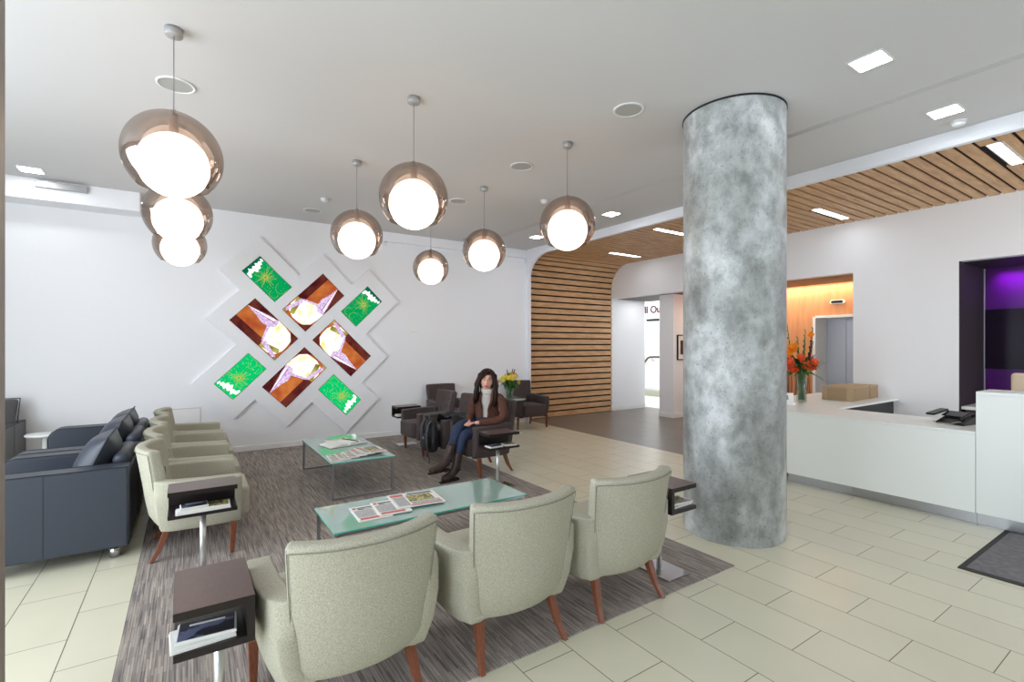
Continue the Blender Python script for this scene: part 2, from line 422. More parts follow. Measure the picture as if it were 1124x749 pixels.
for i, (x0, x1, y) in enumerate(lights_slat):
    t = empty('linear_ceiling_light', ((x0+x1)/2, y, SZ))
    L = (x1-x0)/2
    bm = BM(); box(bm, -L, L, -0.062, -0.05, -0.014, 0.007); box(bm, -L, L, 0.05, 0.062, -0.014, 0.007); box(bm, -L, -L+0.012, -0.05, 0.05, -0.014, 0.007); box(bm, L-0.012, L, -0.05, 0.05, -0.014, 0.007)
    obj('frame', bm, M_WHITEPL, t)
    bm = BM(); box(bm, -L+0.012, L-0.012, -0.05, 0.05, -0.004, 0.006); obj('diffuser', bm, M_SLATLIGHT, t)
    lb = ['bright linear light in the timber slats nearest the right edge of the picture',
          'linear light in the timber slats just right of the concrete column',
          'linear light in the timber slats just left of the concrete column',
          'linear light near the curved end of the timber slat ceiling'][i]
    tag(t, lb, 'ceiling light', 'lights recessed in the slat ceiling')

# back wall x = XB (header over one wide opening, pier, purple recess)
bm = BM()
box(bm, XB, XB+0.15, 3.248, 8.25, DOOR_H, 3.62)
box(bm, XB, XB+0.15, 2.045, 3.248, 0, 3.62)
box(bm, XB, XB+0.15, -0.6, 2.045, DOOR_H, 3.62)
box(bm, XB, XB+0.15, YF, -0.6, 0, 3.62)
struct('wall_back', bm, M_WALL)
bm = BM(); box(bm, XB, 9.45, SY, SY+0.15, 0, 3.62); box(bm, 5.76, XB, SY+0.065, SY+.15, 0, 3.62); struct('wall_passage', bm, M_WALL)
bm = BM(); box(bm, XB, 9.45, SY-0.016, SY, 0, 0.11); struct('baseboard_passage', bm, M_TRIM, bevel=0.004)
bm = BM(); box(bm, XB+.15, 9.6, 2.19, SY, DOOR_H, DOOR_H+0.1); struct('ceiling_lobby', bm, M_SOFFIT)
# pier with white wall behind column
bm = BM(); box(bm, 8.56, 9.9, 6.70, 7.06, 0, DOOR_H); struct('wall_pier', bm, M_WALL)
bm = BM(); box(bm, 8.545, 9.6, 6.685, 7.075, 0, 0.10); struct('baseboard_pier', bm, M_TRIM, bevel=0.004)
# lift wall
LX = 9.37
bm = BM(); box(bm, LX, LX+0.1, 4.267, 6.70, 0, DOOR_H); box(bm, LX, LX+0.1, 2.6, 4.267, 2.055, DOOR_H); box(bm, LX, LX+.1, 2.2, 2.9, 0, 2.055)
struct('wall_lift', bm, M_ORWALL)
bm = BM()
box(bm, XB+.15, LX+.4, 3.10, 3.248, 0, DOOR_H)
struct('wall_lift_side', bm, M_WALL)
# reed textured panel low on the orange wall
bm = BM()
for k in range(46):
    y = 4.37 + k*0.049 + random.uniform(-.012, .012); r = random.uniform(.008, .016)
    tube(bm, [(LX-0.02, y, 0), (LX-0.02+random.uniform(-.006, .006), y+random.uniform(-.02, .02), .6), (LX-0.02, y+random.uniform(-.03, .03), random.uniform(.95, 1.25))], [r, r, r*.6], 6)
o = obj('reed_screen', bm, mat('reed_bark', (122, 78, 60), 0.8, var=((170, 120, 92), 40, 4, (1, 1, .2), .35, .65)))
tag(o, 'row of brown reeds standing against the orange lobby wall behind the flowers', 'screen')
# lift doors
t = empty('lift_doors', (LX, 3.7, 0))
bm = BM()
box(bm, -0.02, 0.46, 0.555, 0.60, 0, 2.055); box(bm, -0.02, 0.46, -0.72, 0.555, 2.03, 2.075)
obj('frame', bm, M_WHITEPL, t)
bm = BM(); box(bm, 0.42, 0.45, 0.243, 0.553, 0.0, 2.028); obj('door_leaf', bm, M_STEELDOOR, t)
bm = BM(); box(bm, 0.42, 0.45, -0.45, 0.237, 0.0, 2.028); obj('door_leaf', bm, M_STEELDOOR, t)
bm = BM(); box(bm, 0.455, 0.47, -0.6, 0.553, 0.0, 2.028); obj('shaft_panel', bm, M_DARKHOLE, t)
tag(t, 'brushed steel lift doors in a white frame beyond the counter', 'lift doors')
t = empty('lift_indicator', (LX-0.003, 3.90, 2.30))
bm = BM()
pl = [(-.085+.035*cos(a)*1, .035*sin(a)) for a in [pi/2+i*pi/8 for i in range(9)]] + [(.085+.035*cos(a), .035*sin(a)) for a in [-pi/2+i*pi/8 for i in range(9)]]
prism(bm, pl, -0.022, 0, 'x'); obj('housing', bm, M_WHITEPL, t, bevel=.003)
bm = BM(); prism(bm, [(u*.78+.004, v*.62) for u, v in pl], -0.026, -0.021, 'x'); obj('display_window', bm, M_BLACKPL, t)
tag(t, 'small oval lift call indicator with a black window on the orange wall', 'indicator')

# purple recess
bm = BM(); box(bm, XB+.15, 9.5, 2.045, 2.19, 0, DOOR_H); box(bm, XB+.004, XB+.15, 2.035, 2.046, 0, DOOR_H); struct('wall_recess_jamb', bm, M_DARKJAMB)
bm = BM(); box(bm, XB+.15, 9.5, -.7, 2.045, DOOR_H, DOOR_H+.1); struct('ceiling_recess', bm, M_DARKJAMB)
bm = BM(); box(bm, 9.435, 9.5, -0.7, 2.045, 0, DOOR_H); struct('wall_recess_purple', bm, M_PURPLE)
bm = BM(); box(bm, XB+.15, 9.5, -.75, -.6, 0, DOOR_H); struct('wall_recess_right', bm, M_PURPLE)
t = empty('glass_cabinet_door', (9.40, 1.80, 0))
bm = BM(); box(bm, 0, .02, -.235, .235, 1.22, 2.05); obj('dark_pane', bm, M_PURPLEDK, t)
bm = BM(); box(bm, -.012, .022, .236, .245, .8, 2.63); obj('edge_strip', bm, M_GREYMETAL, t)
tag(t, 'dark glazed panel on the glowing purple wall of the recess', 'glass panel')
t = empty('recess_desk', (8.75, 1.5, 0))
bm = BM(); box(bm, -.42, .55, -2.0, .53, .72, .76); obj('desktop', bm, M_WHITETOP, t, bevel=.004)
bm = BM(); box(bm, -.38, .5, .42, .50, 0.0, .72); obj('side_panel', bm, M_BLACKPL, t)
bm = BM(); box(bm, -.36, .5, -.3, .36, 0.1, .70); obj('drawer_unit', bm, M_WHITEPL, t)
tag(t, 'white desktop inside the dark recess behind the reception counter', 'desk')

# corridor beyond the pier
bm = BM()
box(bm, 12.0, 12.15, 6.5, 12.2, 0, 3.2); box(bm, 9.45, 12.15, 12.0, 12.15, 0, 3.2); box(bm, 9.30, 9.45, 8.4, 12.1, 0, 3.6); box(bm, 9.6, 12.1, 6.55, 6.70, 0, 3.2)
struct('wall_corridor', bm, M_WALL)
bm = BM(); box(bm, 9.45, 12.1, 6.7, 12.1, 3.1, 3.2); struct('ceiling_corridor', bm, M_CEIL)
bm = BM(); box(bm, 11.75, 12.0, 9.0, 11.5, 0, .17); struct('trim_3', bm, mat('kerb_grey', (176, 178, 166), .6), bevel=.004)
cu = bpy.data.curves.new('txt', 'FONT'); cu.body = 'll Out'; cu.size = 0.31; cu.extrude = 0.006; cu.offset = 0.006
to = bpy.data.objects.new('txt', cu); COL.objects.link(to)
bpy.context.view_layer.update()
me = bpy.data.meshes.new_from_object(to.evaluated_get(bpy.context.evaluated_depsgraph_get()))
bpy.data.objects.remove(to); me.materials.append(M_TEXT)
o = bpy.data.objects.new('wall_lettering', me); link(o)
o.rotation_euler = (radians(90), 0, radians(-90)); o.location = (11.985, 10.47, 2.55)
tag(o, 'dark maroon wall lettering reading ll Out above the stair handrail', 'sign')
bm = BM(); box(bm, 11.95, 12.0, 9.9, 10.38, 2.30, 2.36); o = obj('sensor_bar', bm, M_BLACKPL, bevel=.01)
tag(o, 'small black bar fixed on the corridor wall under the lettering', 'sensor')
t = empty('handrail', (11.9, 10.2, 0))
bm = BM(); tube(bm, [(0, .75, .45), (0, .38, .82), (0, .08, 1.14), (0, -.02, 1.18), (0, -.8, 1.2)], .03, 10); obj('rail', bm, M_HANDRAIL, t, smooth=True)
for yy, zz in ((.36, .82), (-.1, 1.17)):
    bm = BM(); tube(bm, [(0, yy, zz), (0, yy, zz-.09), (.09, yy, zz-.1)], .012, 8); obj('bracket', bm, M_CHROME, t)
tag(t, 'brown stair handrail on steel brackets in the corridor beyond the pier', 'handrail')
t = empty('framed_picture', (8.86, 6.69, 1.50))
bm = BM()
w, hh = .19, .27
for a in ((-w, -w+.02, -hh, hh), (w-.02, w, -hh, hh), (-w+.02, w-.02, -hh, -hh+.02), (-w+.02, w-.02, hh-.02, hh)):
    box(bm, a[0], a[1], -.022, .008, a[2], a[3])
obj('frame', bm, M_BLACKPL, t)
bm = BM(); box(bm, -w+.02, w-.02, -.010, .004, -hh+.02, hh-.02); obj('mount', bm, M_PAPER, t)
bm = BM(); box(bm, -.09, .09, -.014, -.009, -.15, .15); obj('print', bm, mat('dark_red_print', (92, 48, 50), .6, var=((40, 36, 46), 9, 3, (1, 1, 1), .4, .6)), t)
tag(t, 'black framed picture with white mount on the pier wall', 'picture')

# unseen sides of the room
bm = BM()
box(bm, XL-.2, XL, YF, YD, 0, .25); box(bm, XL-.2, XL, YF, YD, 3.1, CZ)
for y in (-2.6, 0.0, 2.6, 5.2, 7.85): box(bm, XL-.2, XL, y, y+.2, .25, 3.1)
box(bm, XL-.2, XL, 5.4, 7.85, .25, 3.1)  # bay closed to cut daylight at the display wall's left end
struct('wall_left', bm, M_WALL)
for i, y in enumerate((-2.4, .2, 2.8)):
    bm = BM(); y1 = y+2.4
    for a in ((y, y+.05), (y1-.05, y1), ((y+y1)/2-.025, (y+y1)/2+.025)): box(bm, XL-.12, XL-.06, a[0], a[1], .25, 3.1)
    box(bm, XL-.12, XL-.06, y, y1, .25, .31); box(bm, XL-.12, XL-.06, y, y1, 3.04, 3.1)
    struct('window_%d' % (i+1), bm, M_GREYMETAL)
bm = BM()
box(bm, XL, 9.6, YF-.2, YF, 0, .25); box(bm, XL, 9.6, YF-.2, YF, 3.1, 3.6)
for x in (-3.4, -.6, 2.2, 5.0, 7.8): box(bm, x, x+.2, YF-.2, YF, .25, 3.1)
box(bm, XL, 5.9, YF-.2, YF, .25, 3.1); box(bm, 8, 9.6, YF-.2, YF, .25, 3.1)  # front closed to dim the chair backs, one bay opened for the counter
struct('wall_front', bm, mat('grey_paint', (150, 150, 150), .7))

# post at the left edge of the view
bm = BM(); box(bm, -.86, -.5525, 2.28, 2.5, 0, CZ); struct('wall_post', bm, M_POST, bevel=.004)

# beam with a wash light, upper left
t = empty('ceiling_beam_box', (-1.1, 7.85, CZ)); 
bm = BM(); box(bm, -2.2, .6, -.15, .2, -.24, 0); obj('casing', bm, M_WALL, t, bevel=.004)
bm = BM(); box(bm, -.35, .10, -.2, -.14, -.10, -.03); obj('end_bracket', bm, M_GREYMETAL, t)
tag(t, 'white boxed beam running along the top of the wall at upper left', 'beam')

# ------------------------------------------------------------------ concrete column
bm = BM(); CXc, CYc, CR = 3.82, 2.385, .395
lathe(bm, [(CR-.004, 0), (CR, .02), (CR, 3.46)], 96)
lathe(bm, [(0, 0), (CR-.004, 0)], 96)
o = obj('concrete_column', bm, M_CONC, smooth=True, loc=(CXc, CYc, 0))
bm = BM(); lathe(bm, [(CR+.001, 0), (CR+.006, 0), (CR+.006, .014), (CR+.001, .014)], 96, close=True)
obj('ceiling_collar', bm, M_DARKHOLE, o, loc=(0, 0, CZ-.015))
tag(o, 'thick round bare concrete column rising from the tiles to the ceiling', 'column')

# ------------------------------------------------------------------ rug + door mat
bm = BM(); box(bm, -.29, 3.19, 1.98, 8.03, 0.0005, .008)
tag(obj('area_carpet', bm, M_RUG), 'large grey brown streaked carpet under the seating', 'carpet')
t = empty('door_mat', (5.0, .3, 0))
bm = BM(); box(bm, -.50, .64, -1.2, .77, .0005, .010); obj('pile', bm, M_MAT, t)
bm = BM(); box(bm, -.545, .67, .77, .805, 0.0005, .008); box(bm, -.545, -.50, -1.2, .77, 0.0005, .008); box(bm, .64, .67, -1.2, .77, 0.0005, .008); obj('rubber_border', bm, M_RUBBER, t)
tag(t, 'grey entrance mat with dark rubber border beside the counter', 'mat')

# ------------------------------------------------------------------ reception counter
t = empty('reception_counter', (6.0, 2.4, 0)); X0, Y0 = 6.0, 2.4
def cb(bm, x0, x1, y0, y1, z0, z1): box(bm, x0-X0, x1-X0, y0-Y0, y1-Y0, z0, z1)
bm = BM(); cb(bm, 5.66, 5.72, 1.287, 3.62, .10, .774); obj('front_panel', bm, M_WHITETOP, t, bevel=.003)
bm = BM(); cb(bm, 5.66, 6.42, 1.287, 3.72, .775, .80); cb(bm, 6.42, 8.29, 2.68, 3.72, .775, .80); obj('worktop', bm, M_WHITETOP, t, bevel=.003)
bm = BM(); cb(bm, 5.70, 5.74, 1.286, 2.88, 0.001, .10); cb(bm, 5.74, 6.3, 2.84, 2.88, .001, .10); obj('steel_plinth', bm, M_STEEL, t)
bm = BM(); cb(bm, 5.72, 6.38, 3.40, 3.62, .101, .775); cb(bm, 6.38, 8.28, 3.5, 3.62, .101, .775); obj('end_panel', bm, M_WHITETOP, t)
bm = BM(); cb(bm, 6.6, 8.28, 2.74, 2.80, .001, .774); obj('inner_panel', bm, M_BLACKPL, t)
bm = BM(); cb(bm, 6.30, 6.36, 1.3, 2.7, .001, .77); obj('under_shelf_panel', bm, M_GREYMETAL, t)
tag(t, 'long low white L-shaped reception counter carrying the vase, boxes and telephone', 'counter')
t = empty('raised_counter', (5.85, -.15, 0)); X0, Y0 = 5.85, -.15
bm = BM(); cb(bm, 5.66, 6.05, -1.6, 1.284, .101, 1.12); obj('front_panel', bm, M_WHITETOP, t, bevel=.003)
bm = BM(); cb(bm, 5.66, 6.05, -1.6, 1.284, 1.1201, 1.15); obj('top', bm, M_WHITETOP, t, bevel=.003)
bm = BM(); cb(bm, 5.70, 5.74, -1.6, 1.284, 0.001, .1005); obj('steel_plinth', bm, M_STEEL, t)
tag(t, 'tall raised white section of the reception counter at the right edge', 'counter')

t = empty('cardboard_box', (7.80, 3.05, .80), radians(3))
bm = BM(); box(bm, -.30, .30, -.17, .20, 0, .19); obj('carton', bm, M_KRAFT, t, bevel=.004)
bm = BM(); box(bm, -.303, -.3, -.10, .13, .01, .175); box(bm, -.28, .28, -.173, -.17, .01, .175); obj('flap_edge', bm, mat('kraft_darker', (158, 134, 104), .8), t)  # darker card panels on two side faces
tag(t, 'brown cardboard box lying on the counter return, the larger left one', 'box', 'cardboard boxes on the counter')
t2 = copy_tree(t); t2.location = (8.13, 2.99, .80); t2.scale = (.42, .9, .97); t2.rotation_euler = (0, 0, radians(3))
t2.location = (8.08, 3.03, .80); t.location = (7.60, 3.05, .80)
t2.scale = (.5, .92, .96); t2.location = (8.06, 3.05, .80)
t2['label'] = 'narrow brown cardboard box on the counter against the right end of the larger box'

t = empty('desk_phone', (6.10, 1.52, .80), radians(-12))
bm = BM()
prism(bm, [(-.11, 0.001), (.10, 0.001), (.115, .075), (.09, .085), (-.11, .02)], -.11, .11, 'y'); obj('body', bm, M_BLACKPL, t, bevel=.004)
bm = BM(); M = Matrix.Translation((0.02, .045, .075)) @ Matrix.Rotation(radians(-18), 4, 'Y'); box(bm, -.03, .085, -.10, .07, 0, .008, 0, M); obj('screen', bm, M_LCD, t)
bm = BM(); M = Matrix.Translation((-.02, .16, .09)) @ Matrix.Rotation(radians(-8), 4, 'Y'); box(bm, -.12, .12, -.05, .02, 0, .02, 0, M); obj('display_arm', bm, M_BLACKPL, t, bevel=.004)
bm = BM(); tube(bm, [(-.10, -.085, .05), (-.07, -.085, .075), (.06, -.085, .105), (.10, -.085, .10)], [.022, .014, .014, .022], 10); obj('handset', bm, M_BLACKPL, t, smooth=True)
bm = BM(); tube(bm, [(-.10, -.085, .04), (-.14, -.02, .012), (-.12, .08, .008), (-.05, .16, .007)], .004, 6); obj('cord', bm, M_GREYMETAL, t, smooth=True)
tag(t, 'black desk telephone on the counter beside the raised section', 'telephone')

t = empty('card_holder', (6.28, 3.20, .80), radians(-34))
bm = BM(); box(bm, -.10, .10, -.01, .0, .002, .145, 0, Matrix.Rotation(radians(-12), 4, 'X')); obj('printed_card', bm, M_PAPER, t)
bm = BM(); box(bm, -.085, .03, -.013, -.0105, .06, .12, 0, Matrix.Rotation(radians(-12), 4, 'X')); obj('printed_photo', bm, M_PRINTPIC, t)
bm = BM(); box(bm, -.10, .10, -.03, .06, 0, .006); box(bm, -.10, .10, -.035, -.028, 0, .03); obj('stand', bm, M_WHITEPL, t)
tag(t, 'small printed card in a stand on the counter beside the glass vase', 'card')

# ------------------------------------------------------------------ flowers
def leaf(bm, base, d, length, width, droop=.2, mi=0, n=5):
    d = V(d).normalized(); side = d.cross(V((0, 0, 1)))
    if side.length < .05: side = V((1, 0, 0))
    side.normalize(); up = side.cross(d).normalized()
    L, R, C = [], [], []
    for i in range(n+1):
        t = i/n; p = V(base) + d*length*t + V((0, 0, -droop*length*t*t)); w = width*sin(pi*min(1, t*.92+.06))**.8
        C.append(bm.verts.new(p)); L.append(bm.verts.new(p - side*w + up*w*.25)); R.append(bm.verts.new(p + side*w + up*w*.25))
    for i in range(n):
        for A, B in ((L, C), (C, R)):
            f = bm.faces.new((A[i], B[i], B[i+1], A[i+1])); f.material_index = mi
def petals(bm, c, d, r, n, mi, cup=.4):
    d = V(d).normalized(); a = d.orthogonal().normalized(); b = d.cross(a)
    for k in range(n):
        t = 2*pi*k/n; rad = a*cos(t)+b*sin(t); tn = -a*sin(t)+b*cos(t)
        p0 = V(c); p1 = V(c)+rad*r*.6+d*r*cup*.5; p2 = V(c)+rad*r+d*r*cup
        w = r*pi/n*1.1
        vs = [bm.verts.new(q) for q in (p0, p1-tn*w, p2-tn*w*.4, p2+tn*w*.4, p1+tn*w)]
        f = bm.faces.new(vs); f.material_index = mi

t = empty('orange_flower_arrangement', (6.79, 3.26, .80))
bm = BM(); lathe(bm, [(.0, 0), (.06, 0), (.065, .36), (.059, .36), (.054, .02), (0, .02)], 24); obj('glass_vase', bm, M_GLASS, t, smooth=True)
bm = BM()
for k in range(16):
    a = k*2.4; tube(bm, [(.03*cos(a), .03*sin(a), .025), (.035*cos(a+1), .035*sin(a+1), .35), (.06*cos(a+1), .06*sin(a+1), .44)], .007, 6)
obj('stems', bm, M_WATER, t, smooth=True)
bm = BM()
for k in range(70):
    a = random.uniform(0, 2*pi); e = random.uniform(-.25, 1.0); s_ = random.uniform(.12, .24)
    leaf(bm, (.04*cos(a), .04*sin(a), .40+random.uniform(-.02, .12)), (cos(a)*cos(e), sin(a)*cos(e), sin(e)), s_, random.uniform(.016, .035), .35)
obj('foliage', bm, [M_GREEN], t)
bm = BM()
for k in range(34):
    a = random.uniform(0, 2*pi); e = random.uniform(.2, 1.1)
    leaf(bm, (.03*cos(a), .03*sin(a), .42), (cos(a)*cos(e), sin(a)*cos(e), sin(e)), random.uniform(.2, .34), .012, .1)
obj('dark_foliage', bm, [M_LEAFDK], t)
for (dx, dy, z, hh) in ((-.09, .10, .50, .44), (0.02, -.03, .55, .30), (.11, -.06, .5, .38), (.05, .06, .5, .26), (-.02, -.12, .5, .2)):
    bm = BM(); pts = [(dx*.3, dy*.3, .4), (dx*.8, dy*.8, z), (dx*1.3, dy*1.3, z+hh)]
    pts[2] = (pts[2][0], pts[2][1], pts[2][2]+.10)
    tube(bm, pts, [.006, .006, .003], 6)
    for q in range(12):
        tt = q/11; p = V(pts[1]).lerp(V(pts[2]), tt); sphere(bm, p+V((.012*(-1)**q, .008, 0)), .020*(1-.6*tt), 6, 5, (.8, .8, 1.6))
    obj('gladiolus_spike', bm, M_GREEN if hh > .25 and dx < .1 else M_POD, t, smooth=True)
view = V((-.80, -.50, .15))
side = V((.55, -.83, 0))
for (u, z, r, mm) in ((-.15, .50, .075, M_ORANGE), (-.11, .42, .075, M_ORANGE), (.02, .53, .065, M_ORANGE), (.09, .47, .085, M_ORANGE), (.04, .46, .06, M_ORANGE), (-.02, .58, .05, M_ORANGE), (-.13, .66, .06, M_ORANGE2), (-.17, .60, .06, M_ORANGE2), (.10, .86, .04, M_ORANGE2), (-.09, .70, .05, M_ORANGE2), (.14, .52, .05, M_ORANGE)):
    bm = BM(); c = side*u + view*.09 + V((0, 0, z))
    dd = (view + side*random.uniform(-.3, .3) + V((0, 0, random.uniform(.2, .6)))).normalized()
    if mm is M_ORANGE: petals(bm, c, dd, r, 9, 0, .25); petals(bm, c+dd*.01, dd, r*.6, 7, 0, .5); sphere(bm, c+dd*.015, r*.2, 8, 6)
    else: petals(bm, c, dd, r, 6, 0, 1.2)
    tube(bm, [c-dd*.005, V((0, 0, .42))], .004, 5)
    obj('flower_head', bm, mm, t)
tag(t, 'tall glass vase of orange flowers, green spikes and leaves on the counter', 'flower arrangement')

# ------------------------------------------------------------------ armchair (local +Y is forward)
def armchair(name, fab, H=.80, AH=.565, hw=.38, wing=0.0, lean=.08, legfront=None):
    t = empty(name)
    bw = hw*.80
    # backrest: curved leaning slab, wider at the top, running down to the underside
    zs = [.215, .24, .30, .42, .54, .66, .76, H-.02, H]
    us = [-1+2*i/10 for i in range(11)]
    O, I = [], []
    for z in zs:
        k = (z-.215)/(H-.215); ro, ri = [], []
        inset = .05*max(0, 1-(z-.215)/.12)**1.6
        for u in us:
            w = bw*(.90+.14*k); sag = (.075+.05*wing+.02*k)*abs(u)**2.2
            yo = -.275-lean*k**1.3+sag+inset
            th = .105-.03*k
            ro.append(V((u*(w-inset*.4), yo, z)))
            ri.append(V((u*(w-.03), yo+th+(.02*wing*u*u), z)))
        O.append(ro); I.append(ri)
    bm = BM(); slab(bm, O, I)
    obj('backrest', bm, fab, t, smooth=True, bevel=.022, seg=3, angle=50)
    # tufted buttons on the inner face
    for uu, zz in ((-.45, .68), (0, .68), (.45, .68), (-.22, .58), (.22, .58)):
        k = (zz-.215)/(H-.215); y = -.275-lean*k**1.3+.075*abs(uu)**2.2+(.105-.03*k)
        bm = BM(); sphere(bm, (uu*bw, y+.002, zz+(H-.80)), .011, 8, 6, (1, .5, 1)); obj('button', bm, fab, t, smooth=True)
    # arms wrapping round from the back
    for sx in (-1, 1):
        path = [(bw*.90, -.235, 1.0, .4), (bw+.03, -.215, 1, .25), (hw-.012, -.13, 1, .1), (hw, 0, 1, 0), (hw, .15, 1, 0), (hw-.002, .27, 1, 0), (hw-.012, .31, 1, 0)]
        az = [.215, .25, .32, .42, AH-.10, AH-.02, AH]
        O, I = [], []
        for z in az:
            ro, ri = [], []
            inset = .055*max(0, 1-(z-.215)/.20)**1.5
            for i, (x, y, a, b) in enumerate(path):
                zz = z + (0 if z < .4 else (.02*(1-(y+.25)/.55) + (.015*sin(pi*(y+.25)/.56))*0))
                ro.append(V((sx*(x-inset), y + inset*b*2, zz)))
                thick = .105
                ri.append(V((sx*(min(x, hw-.0)-thick), max(y, -.17) if i < 2 else y, zz)))
            O.append(ro); I.append(ri)
        bm = BM(); slab(bm, O, I)
        obj('arm', bm, fab, t, smooth=True, bevel=.024, seg=3, angle=50)
    # body and seat cushion
    bm = BM(); prism(bm, [(-.27, -.2), (.27, -.2), (.27, .29), (-.27, .29)], .22, .33, 'z'); obj('seat_base', bm, fab, t, smooth=True, bevel=.02, seg=3)
    iw = hw-.103
    bm = BM(); prism(bm, [(-iw, -.18), (iw, -.18), (iw, .325), (iw-.03, .375), (-iw+.03, .375), (-iw, .325)], .235, .45, 'z'); obj('seat', bm, fab, t, smooth=True, bevel=.03, seg=4)
    # legs
    for sx in (-1, 1):
        bm = BM(); fx = sx*(hw-.03)
        rings = [(fx-.0*sx, .255, .225, .022), (fx+.0*sx, .245, .001, .014)]
        vs = []
        for x, y, z, r in rings: vs.append([bm.verts.new((x+a*r, y+b*r, z)) for a, b in ((-1, -1), (1, -1), (1, 1), (-1, 1))])
        for i in range(4): bm.faces.new((vs[0][i], vs[0][(i+1) % 4], vs[1][(i+1) % 4], vs[1][i]))
        bm.faces.new(vs[0]); bm.faces.new(vs[1][::-1])
        obj('leg', bm, legfront or M_LEG, t, bevel=.004)
        bm = BM(); vs = []
        for x, y, z, r in ((sx*.215, -.14, .26, .022), (sx*.222, -.165, .18, .021), (sx*.235, -.20, .08, .017), (sx*.25, -.245, .001, .013)):
            vs.append([bm.verts.new((x+a*r, y+b*r, z)) for a, b in ((-1, -1), (1, -1), (1, 1), (-1, 1))])
        for A, B in zip(vs, vs[1:]):
            for i in range(4): bm.faces.new((A[i], A[(i+1) % 4], B[(i+1) % 4], B[i]))
        bm.faces.new(vs[0]); bm.faces.new(vs[-1][::-1])
        obj('leg', bm, legfront or M_LEG, t, bevel=.003)
    # seam piping along the back edges
    bm = BM()
    for sx in (-1, 1):
        pts = []
        for z in (.26, .36, .5, .62, .72, H-.025):
            k = (z-.215)/(H-.215); inset = .05*max(0, 1-(z-.215)/.12)**1.6; w = bw*(.90+.14*k)
            pts.append((sx*(w*.975), -.275-lean*k**1.3+(.075+.05*wing+.02*k)*.93+inset-.001, z))
        tube(bm, pts, .0022, 5)
    pts = []
    for i in range(13):
        u = -.96+1.92*i/12; pts.append((u*bw*1.03, -.275-lean+(.095+.05*wing)*abs(u)**2.2-.001, H-.026))
    tube(bm, pts, .0022, 5)
    obj('piping', bm, M_PIPING if fab is M_CREAM else M_SEAM, t)
    return t

c0 = armchair('armchair', M_CREAM)
near = [((.60, 2.215), 'leftmost cream armchair of the foreground row, beside the dark magazine table', 1.5),
        ((1.395, 2.215), 'middle cream tub armchair of the foreground row, seen from behind', 0),
        ((2.165, 2.215), 'cream tub armchair of the foreground row nearest the concrete column', -1)]
side_l = ['cream armchair nearest the camera in the row backing onto the grey leather sofas',
          'cream armchair second from the camera in the row beside the leather sofas',
          'cream armchair third from the camera in the row beside the leather sofas',
          'cream armchair at the far end of the side row, nearest the display wall']
first = True
for (x, y), lb, a in near:
    c = c0 if first else copy_tree(c0); first = False
    c.location = (x, y, .008); c.rotation_euler = (0, 0, radians(a)); tag(c, lb, 'armchair', 'cream armchairs with their backs to the camera')
for i, lb in enumerate(side_l):
    c = copy_tree(c0); c.location = (.03, 4.53+.78*i, .008); c.rotation_euler = (0, 0, radians(-90)); tag(c, lb, 'armchair', 'cream armchairs in the side row')
d0 = armchair('armchair', M_GREYFAB, H=.86, AH=.585, hw=.345, wing=-.5, lean=.10)
dark = [((3.07, 5.23, 90), 'charcoal armchair with the seated woman on it'),
        ((3.0, 5.93, 90), 'charcoal armchair holding the black backpack'),
        ((2.96, 6.63, 91), 'empty charcoal armchair beside the backpack chair, nearest the display wall'),
        ((3.75, 7.64, 180), 'charcoal armchair with its back against the white wall, mostly hidden'),
        ((5.34, 7.56, 176), 'charcoal armchair standing alone in front of the timber slat wall')]
first = True
for (x, y, a), lb in dark:
    c = d0 if first else copy_tree(d0); first = False
    c.location = (x, y, .008 if x < 3.4 else 0.001); c.rotation_euler = (0, 0, radians(a)); tag(c, lb, 'armchair', 'charcoal armchairs')

